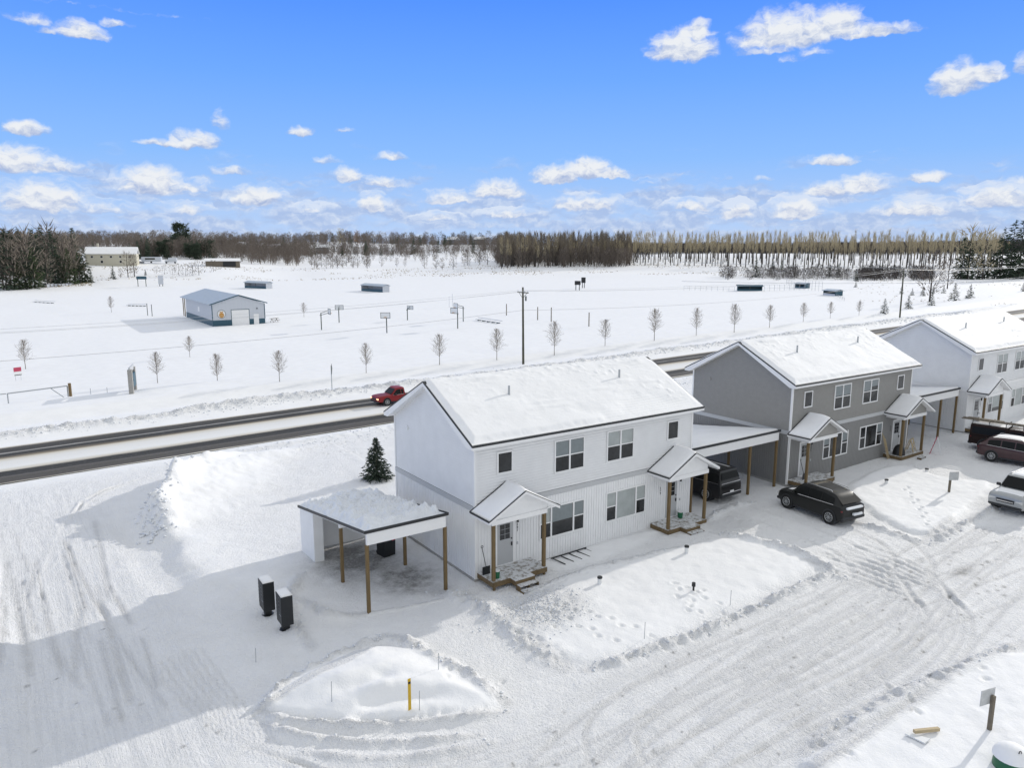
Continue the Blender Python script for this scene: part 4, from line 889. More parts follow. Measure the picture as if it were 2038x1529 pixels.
# lot signs on wooden posts
P2L = [0]
def lot_sign(px, py, ty, rz, label):
    p = at(px, py); h = height_of(p, ty); s = empty('lot_sign', G3(p.x, p.y, -.05), rz, label, 'sign', 'small white signs on timber posts')
    MB().bbox(-.055, .055, -.055, .055, -.2, h-.22, .008).build('post', 'wood_old', s)
    MB().box(-.46, .14, .062, .078, h-.52, h).box(-.46, .14, .0565, .063, h-.03, h-.005).build('board', 'board_grey', s)
    q = MB()
    for k in range(3): q.box(-.38, .04-.08*k, .0785, .081, h-.16-k*.12, h-.13-k*.12)
    q.build('lettering', 'grey_trim', s)
mat('board_grey', (.52, .53, .53), .5, noise=.15, nscale=6)
lot_sign(1967, 1468, 1385, rad(-14), 'white sign board on a timber post at the bottom right corner')
lot_sign(1888, 985, 943, rad(150), 'white sign board on a timber post in front of the grey house')
p = at(1835, 1482); s = empty('fallen_sign', G3(p.x, p.y, .02), rad(-12), 'fallen white sign with its timber post lying on the snow', 'sign')
MB().beam((-.25, .12, .10), (.62, -.05, .06), .10, .10).build('post', 'wood_pale', s); MB().prism([(-.52, .22), (-.40, .25), (-.02, -.26), (-.36, -.34)], 'z', .0, .045).build('board', 'white_plastic', s)
# green tank lid with snow, bottom right
p = at(2008, 1545); s = empty('utility_tank', G3(p.x+.02, p.y, -.05), 0, 'dark green rounded tank capped with snow in the bottom right corner', 'tank')
def dome(r, h, n=24, k=8, z0=0, pw=1.0):
    m = MB(); vs = []; fs = []
    for i in range(k):
        a = i/(k)*math.pi/2; vs += [(r*math.cos(a)*math.cos(2*math.pi*j/n), r*math.cos(a)*math.sin(2*math.pi*j/n), z0+h*math.sin(a)) for j in range(n)]
    vs.append((0, 0, z0+h))
    for i in range(k-1): fs += [(i*n+j, i*n+(j+1) % n, (i+1)*n+(j+1) % n, (i+1)*n+j) for j in range(n)]
    fs += [((k-1)*n+j, (k-1)*n+(j+1) % n, k*n) for j in range(n)]; return m.add(vs, fs)
dome(.46, .62, z0=.08).cyl((0, 0, -.1), (0, 0, .081), .46, n=24, caps=False).build('tank_body', 'green_plastic', s, smooth=True)
dome(.49, .36, z0=.40).cyl((0, 0, .395), (0, 0, .401), .49, n=24).build('snow_cap', 'snow', s, smooth=True)
MB().tube([(-.18, -.22, .68), (-.18, -.23, .76), (-.14, -.25, .77), (-.12, -.27, .70)], .012).build('lifting_hook', 'black_metal', s)
# clutter on the right porch of the grey house
hx, hy, hz = 23.064, -.183, .383
t = empty('sawhorse', (hx+13.35, hy-.85, hz+.45), rad(15), 'wooden sawhorse stand with crossed braces on the right porch of the grey house', 'sawhorse')
q = MB()
for xa in (-.4, .4):
    for ya in (-.28, .28): q.beam((xa, ya, 0), (xa*.8, ya*.2, .85), .07, .04)
q.beam((-.45, 0, .87), (.45, 0, .87), .09, .05); q.beam((-.38, -.2, .12), (.36, -.08, .75), .05, .03); q.beam((.38, -.2, .12), (-.36, -.08, .75), .05, .03); q.build('frame', 'wood_pale', t)
for k in range(3):
    o = MB().beam((0, 0, 0), (-.35+.05*k, .38, 2.0-.2*k), .09, .03).build('plank', 'wood_pale'); o.location = (hx+10.95+.12*k, hy-.55, hz+.02); o.rotation_euler = (0, 0, rad(10*k))
    tag(o, ('tallest of the pale planks leaning left of the grey house right porch', 'middle one of the pale planks leaning left of the grey house right porch', 'shortest of the pale planks leaning left of the grey house right porch')[k], 'plank', 'pale planks leaning beside the porch')
t = dome(.42, .75, n=14, k=5).build('trash_bag', 'bag', None, smooth=True); t.location = (hx+11.75, hy-.85, hz+.45); tag(t, 'black trash bag on the right porch of the grey house', 'bag')
t = empty('step_ladder', (hx+14.75, hy-1.5, hz), rad(200), 'red step ladder standing in the snow right of the porch of the grey house', 'ladder')
q = MB()
for xa in (-.22, .22): q.beam((xa, 0, 0), (xa*.7, .42, 1.5), .07, .03)
for k in range(5): q.beam((-.2, .07+.07*k, .27+.27*k), (.2, .07+.07*k, .27+.27*k), .02, .08)
q.build('front_rails', 'red_sign', t); q = MB()
for xa in (-.22, .22): q.beam((xa, .85, 0), (xa*.7, .44, 1.5), .04, .03)
q.build('rear_rails', 'white_plastic', t)
t = empty('loose_step', (hx+13.0, hy-1.85, gtop(hx+13.0, hy-1.85)), rad(5), 'loose wooden step set in the snow before the right porch of the grey house', 'step')
MB().box(-.45, .45, -.16, .16, .12, .16).build('tread', 'snowy_deck', t); MB().box(-.4, -.34, -.14, .14, -.05, .119).box(.34, .4, -.14, .14, -.05, .119).build('support', 'wood_treated_h', t)
for hxx, hyy, hzz, lab in ((16.0, 7.0, .3, 'dark bush like bundle under the wide carport beside the near house'),):
    o = dome(.35, 1.2, n=10, k=5).build('tarp_bundle', 'bag', None, smooth=True); o.location = (17.2, 5.6, .25); tag(o, 'black tarp bundle at the back of the wide carport', 'bundle')

# ------------------------------------------------------------------ vehicles (front towards +X)
def vehicle(name, label, cat, loc, heading, paint, kind, snowtop=None, L=4.7, Wd=1.86, H=1.70, wr=.36, extra=None, wb=2.75):
    V = empty(name, loc, heading, label, cat); h = Wd/2
    # stations: x, z bottom, z belt, z top, half width, top half width
    if kind == 'suv':
        S = [(-.5, .42, .64, .68, .82, .78), (-.494, .34, .84, .90, .90, .84), (-.478, .30, 1.03, 1.08, .955, .80), (-.44, .28, 1.075, 1.24, .975, .75), (-.385, .27, 1.08, 1.47, .985, .70), (-.33, .26, 1.075, 1.60, .99, .675),
             (-.2, .25, 1.055, 1.675, 1, .675), (-.04, .25, 1.03, 1.70, 1, .68), (.06, .25, 1.015, 1.685, 1, .675), (.13, .25, 1.005, 1.60, 1, .68), (.195, .25, .995, 1.38, .995, .70), (.285, .25, .985, 1.055, .985, .78), (.35, .25, .955, 1.02, .98, .80), (.42, .27, .90, .96, .955, .78), (.465, .30, .80, .88, .92, .74), (.49, .34, .62, .70, .84, .70), (.5, .42, .56, .60, .74, .66)]
        roof_b, roof_f, cowl, tail = -.33, .07, .28, -.47
    elif kind == 'bigsuv':
        S = [(-.5, .42, .66, .70, .88, .84), (-.494, .34, .9, .96, .94, .88), (-.482, .30, 1.02, 1.08, .97, .86), (-.462, .28, 1.03, 1.40, .98, .80), (-.445, .28, 1.03, 1.66, .985, .76), (-.42, .27, 1.03, 1.70, .99, .75),
             (-.2, .25, 1.02, 1.72, 1, .75), (.0, .25, 1.01, 1.72, 1, .75), (.08, .25, 1.0, 1.70, 1, .74), (.13, .25, 1.0, 1.62, 1, .74), (.18, .25, .99, 1.38, .995, .76), (.24, .25, .98, 1.07, .99, .82), (.34, .25, .97, 1.04, .985, .84), (.44, .27, .93, 1.0, .97, .84), (.48, .30, .85, .94, .95, .82), (.494, .34, .7, .8, .9, .80), (.5, .42, .6, .66, .84, .78)]
        roof_b, roof_f, cowl, tail = -.42, .08, .24, -.48
    else:   # pickup
        S = [(-.5, .5, .66, .68, .9, .88), (-.495, .42, .98, 1.0, .95, .93), (-.42, .38, 1.0, 1.02, .97, .95), (-.2, .36, 1.0, 1.02, .98, .95), (-.09, .34, 1.0, 1.02, .98, .95), (-.08, .34, 1.0, 1.60, .98, .72), (-.05, .33, 1.0, 1.66, .98, .71), (.06, .33, .99, 1.67, .98, .71),
             (.09, .33, .98, 1.62, .98, .71), (.145, .33, .97, 1.34, .98, .74), (.205, .33, .96, 1.04, .97, .82), (.3, .33, .94, 1.02, .965, .84), (.42, .35, .9, .98, .95, .84), (.47, .38, .84, .92, .93, .82), (.49, .42, .66, .78, .88, .8), (.5, .5, .6, .66, .82, .78)]
        roof_b, roof_f, cowl, tail = -.05, .06, .205, -.08
    zs = H/1.70
    ring = []
    for (x, zb, zt, zr_, wf, rf) in S:
        x *= L; zt *= zs; zr_ *= zs; w = h*wf; r = h*rf if zr_ > zt+.12 else h*max(rf, .74); zm = zb+(zt-zb)*.55
        half = [(w*.80, zb), (w*.965, zb+.07), (w, zm), (w*.985, zt-.04), (w*.955, zt), (r+.03, zr_-.05 if zr_ > zt+.12 else (zt+zr_)/2), (r*.93, zr_-.005 if zr_ > zt+.12 else zr_-.01), (r*.5, zr_+.012)]
        ring.append([(x, -y, z) for y, z in half]+[(x, y, z) for y, z in reversed(half)])
    def cr(P, t, loop=False):
        P = np.asarray(P, float); n_ = len(P); out_ = []
        for tt in t:
            i = min(int(tt), n_-2) if not loop else int(tt) % n_; f = tt-int(tt) if not (tt >= n_-1 and not loop) else 1.0
            g_ = (lambda j: P[j % n_]) if loop else (lambda j: P[min(max(j, 0), n_-1)])
            a_, b_, c_, d_ = g_(i-1), g_(i), g_(i+1), g_(i+2); m1 = (c_-a_)*.35; m2 = (d_-b_)*.35
            out_.append((2*f**3-3*f**2+1)*b_+(f**3-2*f**2+f)*m1+(-2*f**3+3*f**2)*c_+(f**3-f**2)*m2)
        return np.array(out_)
    RG = np.array(ring); nS = len(S); tl = np.arange(0, nS-1+1e-6, 1/3.0); RG = np.stack([cr(RG[:, j], tl) for j in range(16)], 1)
    tcx = np.arange(0, 16, 1/3.0); RG = np.stack([cr(RG[k], tcx, True) for k in range(len(RG))], 0)
    n = RG.shape[1]; nS = RG.shape[0]; vs = [tuple(p) for p in RG.reshape(-1, 3)]; fs = []
    for k in range(nS-1): fs += [(k*n+j, k*n+(j+1) % n, (k+1)*n+(j+1) % n, (k+1)*n+j) for j in range(n)]
    fs += [tuple(range(n)), tuple(range(nS*n-1, (nS-1)*n-1, -1))]
    body = MB().add(vs, fs).build('body', paint, V, smooth=True)
    xsn = [s_[0]*L for s_ in S]
    def surf(x, z):    # half width of the greenhouse side at x, z
        zt = np.interp(x, xsn, [s_[2]*zs for s_ in S]); zr_ = np.interp(x, xsn, [s_[3]*zs for s_ in S])-.05; wt = h*np.interp(x, xsn, [s_[4] for s_ in S])*.955; wr_ = h*np.interp(x, xsn, [s_[5] for s_ in S])+.03
        f = min(max((z-zt)/max(zr_-zt, .01), 0), 1); return wt*(1-f)+wr_*f
    belt = lambda x: float(np.interp(x, xsn, [s_[2]*zs for s_ in S])); top = lambda x: float(np.interp(x, xsn, [s_[3]*zs for s_ in S]))
    # side windows
    xa, xb = (roof_b-.035)*L, (cowl-.03)*L
    if kind == 'pickup': xa = -.062*L
    cuts = [xa]+([xa+(xb-xa)*.30, xa+(xb-xa)*.60, xb] if kind != 'pickup' else [xa+(xb-xa)*.25, xb])
    for sgn in (-1, 1):
        for a, b in zip(cuts[:-1], cuts[1:]):
            a2, b2 = a+.035, b-.035; us = np.linspace(a2, b2, 7); vs = []; 
            for u in us:
                zl = belt(u)+.035; zh = max(min(top(u)-.16, H-.19), zl+.01)
                for z in (zl, zh): vs.append((u, sgn*(surf(u, z)+.020), z))
            fs = [(2*k, 2*k+2, 2*k+3, 2*k+1) for k in range(6)]; MB().add(vs, fs).build('side_window', 'car_glass', body, smooth=True)
        q = MB(); us = np.linspace(xa, xb, 12); q.tube([(u, sgn*(surf(u, belt(u))+.020), belt(u)+.012) for u in us], .012, 4); q.build('belt_trim', 'chrome', body)
        q = MB(); q.box(-wb/2+wr+.1, wb/2-wr-.12, sgn*(h-.02)-.012, sgn*(h-.02)+.012, .27, .36); q.build('sill', 'black_trim', body)
        mr = MB(); xm = (cowl-.075)*L; mr.bbox(xm-.09, xm+.07, min(sgn*(h-.02), sgn*(h+.19)), max(sgn*(h-.02), sgn*(h+.19)), belt(xm)+.02, belt(xm)+.19, .03); mr.build('side_mirror', 'black_trim' if kind != 'suv' else paint, body)
        if kind != 'pickup':
            MB().tube([(roof_b*L+.15, sgn*h*.66, H-.03), (roof_b*L+.25, sgn*h*.66, H+.035), (roof_f*L-.1, sgn*h*.66, H+.035), (roof_f*L+.05, sgn*h*.66, H-.03)], .018, 5).build('roof_rail', 'chrome' if kind == 'suv' else 'black_metal', body)
        for xw in (-wb/2, wb/2):
            yw = sgn*(h-.115)
            MB().cyl((xw, sgn*(h*.6), wr), (xw, sgn*(h+.002), wr), wr*1.17, n=24).build('wheel_arch', 'black_trim', body)
            w_ = MB(); w_.cyl((xw, yw-sgn*.10, wr), (xw, yw+sgn*.125, wr), wr, n=28); wo = w_.build('wheel', 'tyre', V, smooth=True)
            r_ = MB(); r_.cyl((xw, yw+sgn*.10, wr), (xw, yw+sgn*.130, wr), wr*.64, n=24); 
            r_.build('rim_back', 'black_metal', wo, smooth=True)
            r_ = MB()
            for k in range(10):
                a_ = k*math.pi/5; r_.beam((xw, yw+sgn*.138, wr), (xw+wr*.62*math.cos(a_), yw+sgn*.138, wr+wr*.62*math.sin(a_)), .028, .012, up=(0, 1, 0))
            pts = [(xw+wr*.64*math.cos(a_), yw+sgn*.136, wr+wr*.64*math.sin(a_)) for a_ in [k*math.pi/12 for k in range(25)]]; r_.tube(pts, .016, 4); r_.cyl((xw, yw+sgn*.13, wr), (xw, yw+sgn*.15, wr), wr*.16, n=10)
            r_.build('rim', 'rim', wo)
    def panel(x0, z0, x1, z1, w0, w1, nm, m, off=.012):
        dx, dz = x1-x0, z1-z0; Ln = math.hypot(dx, dz); nx_, nz_ = -dz/Ln*off, dx/Ln*off
        if nz_ < 0: nx_, nz_ = -nx_, -nz_
        MB().add([(x0+nx_, -w0, z0+nz_), (x0+nx_, w0, z0+nz_), (x1+nx_, w1, z1+nz_), (x1+nx_, -w1, z1+nz_)], [(0, 1, 2, 3)]).build(nm, m, body)
    cw = cowl*L; rf_ = (roof_f+.045)*L
    panel(cw-.02, top(cw)+.02, rf_, top(rf_)-.02, h*.80, h*.70, 'windshield', 'car_glass', .045)
    if kind != 'pickup':
        x0_, x1_ = (tail+.006)*L, (roof_b-.028)*L; panel(x0_, top(x0_)+.03, x1_, top(x1_)-.04, h*.80, h*.70, 'rear_window', 'car_glass', .05)
    else: panel(-.083*L, belt(0)+.08, -.0805*L, H-.16, h*.72, h*.66, 'rear_window', 'car_glass', .01)
    zl = .80*zs
    for sgn in (-1, 1):
        MB().bbox(-.492*L-.035, -.455*L, min(sgn*h*.64, sgn*(h*.965)), max(sgn*h*.64, sgn*(h*.965)), zl-.02, zl+.16, .02).build('tail_light', 'red_lamp', body) if False else MB().bbox(-.485*L-.03, -.45*L, min(sgn*h*.70, sgn*(h*.955)), max(sgn*h*.70, sgn*(h*.955)), zl, zl+.12, .03).build('tail_light', 'red_lamp', body)
        MB().bbox(.44*L, .499*L, min(sgn*h*.52, sgn*(h*.90)), max(sgn*h*.52, sgn*(h*.90)), .62*zs, .77*zs, .02).build('headlight', 'lamp_clear', body)
    MB().bbox(.47*L, .504*L, -h*.48, h*.48, .56*zs, .76*zs, .01).build('grille', 'black_trim', body)
    MB().bbox(.46*L, .506*L, -h*.9, h*.9, .32, .48, .04).build('front_bumper', 'black_trim', body); MB().bbox(-.508*L, -.46*L, -h*.92, h*.92, .36, .56, .04).build('rear_bumper', 'black_trim', body)
    MB().box(-.512*L, -.5065*L, -.16, .16, .62, .74).build('licence_plate', 'white_plastic', body)
    if snowtop: roof_snow('roof_snow', body, roof_b*L+.08, roof_f*L+.1, -h*.66, h*.66, lambda A, Bv: A*0+np.interp(A, xsn, [s_[3]*zs for s_ in S])-.015, snowtop, 5, 20, 12, .12)
    return V, body, dict(L=L, h=h, H=H, xs=xsn, top=top, belt=belt, roof_b=roof_b, roof_f=roof_f, cowl=cowl, zs=zs)
mat('paint_charcoal', (.012, .0125, .012), .38, spec=.3, coat=.15, noise=.15, nscale=3); mat('paint_black', (.007, .007, .008), .3, coat=.2); mat('paint_maroon', (.04, .008, .012), .3, coat=.6, noise=.2, nscale=3)
mat('paint_red', (.24, .008, .012), .45, coat=.0, noise=.15, nscale=3); mat('paint_silver', (.36, .37, .37), .35, metal=.3, coat=.3, noise=.1, nscale=3); mat('paint_dark_red', (.022, .012, .011), .55, spec=.2, coat=.0, noise=.2, nscale=3)

def on(px, py, z): # ground plan position of a point seen at height z above the ground
    p = at(px, py, z); return p
a = on(1651.2, 1032, .36); b = on(1566.3, 999.7, .36); hd = math.atan2(b.y-a.y, b.x-a.x); Wc = 1.86
print('suv', a, b, hd, (b-a).length)
mid = (a+b)/2; nrm_ = Vector((math.cos(hd-math.pi/2), math.sin(hd-math.pi/2), 0)); c = mid+nrm_*(.93-.05)
V1, B1, I1 = vehicle('parked_suv', 'charcoal grey crossover with snow on its tailgate, parked in front of the grey house', 'suv', (c.x, c.y, gz(c.x, c.y)+.04), hd, 'paint_charcoal', 'suv', None, 4.58, 1.90, 1.76, .38, wb=min(max((b-a).length, 2.6), 2.95))
mat('roof_glass', (.13, .115, .085), .25)
MB().add([(-1.35, -.50, 1.70), (.1, -.50, 1.785), (.1, .50, 1.785), (-1.35, .50, 1.70)], [(0, 1, 2, 3)]).build('roof_panel', 'roof_glass', B1)
q = MB().bbox(-2.40, -2.22, -.62, .62, .97, 1.09, .04).build('tailgate_snow', 'snow_clumpy', B1); MB().bbox(-2.44, -2.33, -.55, .15, .60, .74, .03).build('bumper_snow', 'snow_clumpy', B1)
roof_snow('cowl_snow', B1, 1.28, 1.62, -.6, .7, lambda A, Bv: A*0+np.interp(A, I1['xs'], [I1['top'](x) for x in I1['xs']]), .03, 9, 10, 16, .08)
V2, B2, I2 = vehicle('parked_suv', 'large black full size suv parked inside the wide carport, rear end showing', 'suv', (17.95, 2.65, gz(17.9, 2.4)+.03), rad(91), 'paint_black', 'bigsuv', .03, 5.2, 2.02, 1.92, .40, wb=3.05)
MB().bbox(-2.575, -2.545, -.86, .86, 1.16, 1.21, .01).bbox(-2.66, -2.63, -.85, .85, .58, .63, .01).build('chrome_strip', 'chrome', B2)
a = on(1972.5, 909.3, .36); b2_ = math.radians(-83)
c = a+Vector((math.cos(b2_), math.sin(b2_), 0))*1.32+Vector((math.cos(b2_+math.pi/2), math.sin(b2_+math.pi/2), 0))*.88
V3, B3, I3 = vehicle('parked_suv', 'maroon crossover with snow on its roof, parked beside the dark pickup at the right edge', 'suv', (c.x, c.y, gz(c.x, c.y)+.05), b2_, 'paint_maroon', 'suv', .07, 4.55, 1.84, 1.70, .36, wb=2.62)
a = on(1957, 888, .40); b3_ = math.radians(-80); c = a+Vector((math.cos(b3_), math.sin(b3_), 0))*1.85+Vector((math.cos(b3_+math.pi/2), math.sin(b3_+math.pi/2), 0))*.95
V4, B4, I4 = vehicle('parked_pickup', 'dark pickup truck with a bed cap and a roof rack carrying a ladder, far right', 'pickup truck', (c.x, c.y, gz(c.x, c.y)+.05), b3_, 'paint_dark_red', 'pickup', .03, 5.7, 1.98, 1.82, .40, wb=3.6)
cp = MB(); xa_, xb_ = -2.82, -.50; cp.prism([(-.94, 1.06), (.94, 1.06), (.80, 1.78), (.6, 1.84), (-.6, 1.84), (-.80, 1.78)], 'x', xa_, xb_); cap = cp.build('bed_cap', 'paint_dark_red', V4)
for sgn in (-1, 1): MB().add([(xa_+.15, sgn*.935, 1.18), (xb_-.15, sgn*.935, 1.18), (xb_-.15, sgn*.835, 1.66), (xa_+.15, sgn*.835, 1.66)], [(0, 1, 2, 3)]).build('cap_window', 'car_glass', cap)
MB().add([(xa_-.006, -.7, 1.15), (xa_-.006, .7, 1.15), (xa_-.006, .64, 1.7), (xa_-.006, -.64, 1.7)], [(0, 1, 2, 3)]).build('cap_hatch', 'car_glass', cap)
roof_snow('cap_snow', cap, xa_+.02, xb_-.02, -.6, .6, lambda A, Bv: A*0+1.842, .03, 6, 16, 8, .1)
rk = MB()
for k in range(4):
    x = xa_+.1+k*1.05; rk.beam((x, -.85, 2.06), (x, .85, 2.06), .05, .04); rk.cyl((x, -.78, 1.80), (x, -.78, 2.05), .02, n=6); rk.cyl((x, .78, 1.80), (x, .78, 2.05), .02, n=6)
rk.build('roof_rack', 'black_metal', V4)
ld = empty('extension_ladder', (c.x, c.y, gz(c.x, c.y)+2.17), b3_, 'brown extension ladder lying on the rack of the dark pickup', 'ladder')
q = MB(); q.beam((-3.5, -.62, 0), (2.0, -.62, 0), .05, .08); q.beam((-3.5, -.2, 0), (2.0, -.2, 0), .05, .08)
for k in range(17): q.beam((-3.4+k*.33, -.6, 0), (-3.4+k*.33, -.22, 0), .04, .04)
q.build('rungs', 'wood_old', ld)
o = MB().beam((-3.3, .25, .0), (-1.0, .25, 0), .5, .04).build('plywood_sheet', 'wood_old'); o.location = (c.x, c.y, gz(c.x, c.y)+2.12); o.rotation_euler = (0, 0, b3_); tag(o, 'brown board lying on the rack of the dark pickup beside the ladder', 'board')
fl = on(2000, 1005, .55); c = Vector((fl.x+2.35, fl.y, 0))
V5, B5, I5 = vehicle('parked_suv', 'silver suv seen from the front, snow on its hood, at the right edge', 'suv', (c.x, c.y, gz(c.x, c.y)+.05), rad(180), 'paint_silver', 'bigsuv', .07, 4.8, 1.90, 1.78, .38, wb=2.85)
roof_snow('hood_snow', B5, 1.25, 2.05, -.72, .72, lambda A, Bv: A*0+np.interp(A, I5['xs'], [I5['top'](x) for x in I5['xs']]), .035, 12, 16, 16, .12)
MB().box(2.42, 2.44, -.42, .42, .66, .70).build('grille_bar', 'chrome', B5)
# red pickup on the road
a = on(770, 802, .36); V6, B6, I6 = vehicle('red_pickup', 'red pickup truck driving on the snowy road behind the near house', 'pickup truck', (a.x+1.55, a.y+.88, .0165*a.x+.07), rad(181), 'paint_red', 'pickup', None, 5.0, 1.78, 1.64, .36, wb=3.05)
MB().box(-2.35, -.45, -.72, .72, .99, 1.05).build('bed_snow', 'snow', V6)
for o in list(B6.children):
    if o.name.startswith('headlight'): mat('lamp_lit', (.8, .5, .3), .2, emit=((1, .55, .3), 1.6)); o.data.materials.clear(); o.data.materials.append(MATS['lamp_lit'])

# ------------------------------------------------------------------ vegetation
def seg_mesh(segs):
    """segs: array of (p0, p1, r0, r1) -> three sided tapered prisms"""
    S = np.array(segs, float); p0, p1, r0, r1 = S[:, :3], S[:, 3:6], S[:, 6:7], S[:, 7:8]; d = p1-p0; d /= np.linalg.norm(d, axis=1, keepdims=True)+1e-9
    ref = np.where(np.abs(d[:, 2:3]) > .9, np.array([[1., 0, 0]]), np.array([[0, 0, 1.]])); a = np.cross(d, ref); a /= np.linalg.norm(a, axis=1, keepdims=True); b = np.cross(d, a)
    V = []
    for p, r in ((p0, r0), (p1, r1)):
        for k in range(3): t = 2*math.pi*k/3; V.append(p+r*(a*math.cos(t)+b*math.sin(t)))
    V = np.stack(V, 1).reshape(-1, 3); n = len(S); base = np.arange(n)[:, None, None]*6
    Fq = base+np.array([[0, 1, 4, 3], [1, 2, 5, 4], [2, 0, 3, 5]])[None]
    return V, Fq.reshape(-1, 4)
def bare_tree(seed, h, clear=.22, ang=38, dens=1.0, r=.05, wide=.30, tip=.008, depth=3):
    R = random.Random(seed); trunk = []; tw = []
    npt = 7; pts = [np.array([0, 0, -.2])]
    for k in range(1, npt+1): pts.append(np.array([R.gauss(0, .012)*h*k/npt, R.gauss(0, .012)*h*k/npt, h*.97*k/npt]))
    rr = [r*(1-.85*k/npt) for k in range(npt+1)]
    for k in range(npt): trunk.append((*pts[k], *pts[k+1], rr[k], rr[k+1]))
    def branch(p, d, L, r0, lev):
        n = 3; q = p
        for k in range(n):
            d = d+np.array([R.gauss(0, .10), R.gauss(0, .10), R.gauss(.05, .05)]); d /= np.linalg.norm(d); e = q+d*L/n
            tw.append((*q, *e, max(r0*(1-k/n*.6), tip), max(r0*(1-(k+1)/n*.6), tip*.7)))
            if lev < depth:
                for _ in range(2 if dens >= 1 else 1):
                    az = R.random()*6.283; pr = np.cross(d, [math.cos(az), math.sin(az), .3]); pr /= np.linalg.norm(pr)+1e-9
                    nd_ = d*math.cos(.65)+pr*math.sin(.65); branch(q+(e-q)*R.random(), nd_, L*R.uniform(.32, .5), r0*.5, lev+1)
            q = e
    nb = int(26*dens)
    for k in range(nb):
        f = clear+(1-clear)*(k+R.random())/nb; z = f*h*.97; i = min(int(f*npt), npt-1); t = f*npt-i; p = pts[i]*(1-t)+pts[i+1]*t
        az = k*2.4+R.random(); a = math.radians(ang*(1.25-.75*(f-clear)/(1-clear)))
        L = h*wide*(math.sin(math.pi*min(1, max(.12, (f-clear)/(1-clear)*.82+.18)))**.6)*R.uniform(.75, 1.15)*(1.15-.6*f)*1.4
        branch(p, np.array([math.cos(az)*math.sin(a), math.sin(az)*math.sin(a), math.cos(a)]), L, r*.34*(1.2-f), 1)
    return trunk, tw
def tree_meshes(name, seeds, h, mats=('bark', 'twig'), **k):
    out = []
    for s in seeds:
        t, w = bare_tree(s, h, **k); v, f = seg_mesh(t); m1 = np_mesh('trunk', v, f, [mats[0]]); v, f = seg_mesh(w); m2 = np_mesh('crown', v, f, [mats[1]]); out.append((m1, m2))
    return out
def place_tree(name, ms, loc, sc, rz, label, cat='tree', group=None):
    o = empty(name, loc, rz, label, cat, group); o.scale = (sc, sc, sc)
    for nm, m in zip(('trunk', 'crown'), ms): link(nm, m, o)
    return o
young = tree_meshes('y', range(6), 4.6, r=.055, tip=.011, depth=2, dens=2.0, clear=.26, ang=42, wide=.27)
yt = [(51, 735, 675), (314, 763, 700), (378, 711, 668), (433, 765, 703), (557, 768, 705), (729, 750, 690), (875, 733, 671), (989, 721, 657), (1103, 709, 640), (1204, 694, 640), (1302, 683, 618), (1385, 673, 617), (1461, 665, 607), (1531, 656, 610), (1598, 646, 607), (1652, 638, 605), (1709, 633, 603), (222, 622, 590), (605, 631, 602)]
ORD = ['leftmost young leafless tree in the field, above the gate', 'young leafless tree just right of the park sign', 'small young tree standing behind the roadside row, below the metal building', 'fourth young leafless tree from the left, right of the park sign', 'young leafless tree left of the diamond road sign', 'young leafless tree just right of the diamond road sign', 'young leafless tree above the red pickup and the near ridge', 'young leafless tree just left of the near utility pole', 'young leafless tree just right of the near utility pole', 'second young tree right of the near utility pole', 'third young tree right of the near utility pole, above the near roof end', 'fourth young tree right of the near utility pole', 'young leafless tree above the peak of the grey house', 'sixth young tree right of the near utility pole', 'seventh young tree right of the near utility pole', 'eighth young tree right of the near utility pole, thin', 'last thin young tree of the row, left of the first small spruce', 'small bare tree in the field left of the metal building', 'small bare tree in the field right of the metal building']
for k, (x, y, ty) in enumerate(yt):
    p = at(x, y); h = height_of(p, ty); place_tree('young_tree', young[k % 6], G3(p.x, p.y, -.05), h/4.6, k*1.3, ORD[k], group='young leafless trees in the snowy field')

def conifer(seed, h, w, tiers=16, per=10, blades=7, snow=0, bl=.32, open_=0.0):
    R = np.random.default_rng(seed); V = []; 
    for t in range(tiers):
        f = t/(tiers-1); z = h*(.06+.90*f); rad_ = w*(1-f)**.85*(1+R.uniform(-.12, .12))+.04*w
        n = max(4, int(per*(1-.6*f)))
        for k in range(n):
            az = R.uniform(0, 6.283); L = rad_*R.uniform(.75, 1.12); dirv = np.array([math.cos(az), math.sin(az), -.18-.1*R.random()+.35*f])
            for b in range(blades):
                s = (b+R.random())/blades; c = dirv*L*s+np.array([0, 0, z+.45*h/tiers*R.normal()]); side = np.array([-math.sin(az), math.cos(az), 0])
                q = R.choice([-1, 1]); d = dirv*R.uniform(.4, 1)+side*q*R.uniform(.2, .9)*(1.1-s)+np.array([0, 0, R.uniform(-.25, .2)]); d /= np.linalg.norm(d); ln = bl*w*R.uniform(.6, 1.2)*(1-.45*f)
                nn = np.cross(d, R.normal(size=3)); nn /= np.linalg.norm(nn); wd = ln*.20
                V += [c-nn*wd, c+nn*wd, c+d*ln]
    # leader
    for b in range(6): V += [np.array([-.03*w, 0, h*(.86+.02*b)]), np.array([.03*w, 0, h*(.86+.02*b)]), np.array([R.normal()*.03*w, R.normal()*.03*w, h*(.92+.016*b)])]
    V = np.array(V); return V, np.arange(len(V)).reshape(-1, 3)
def conifer_meshes(seeds, h, w, m='needles', **k):
    out = []
    for s in seeds:
        v, f = conifer(s, h, w, **k); c = np_mesh('crown', v, f, [m], nsides=3); tv, tf = seg_mesh([(0, 0, -.3, 0, 0, h*.9, h*.022, h*.004)]); out.append((np_mesh('trunk', tv, tf, ['bark']), c))
    return out
spr = conifer_meshes([1], 2.9, 1.08, tiers=26, per=22, blades=10, bl=.22)
p = at(750, 955); place_tree('spruce_tree', spr[0], G3(p.x, p.y, -.08), 1.0, 0, 'dense green spruce standing alone behind the near white house', group='small spruces in the snow')
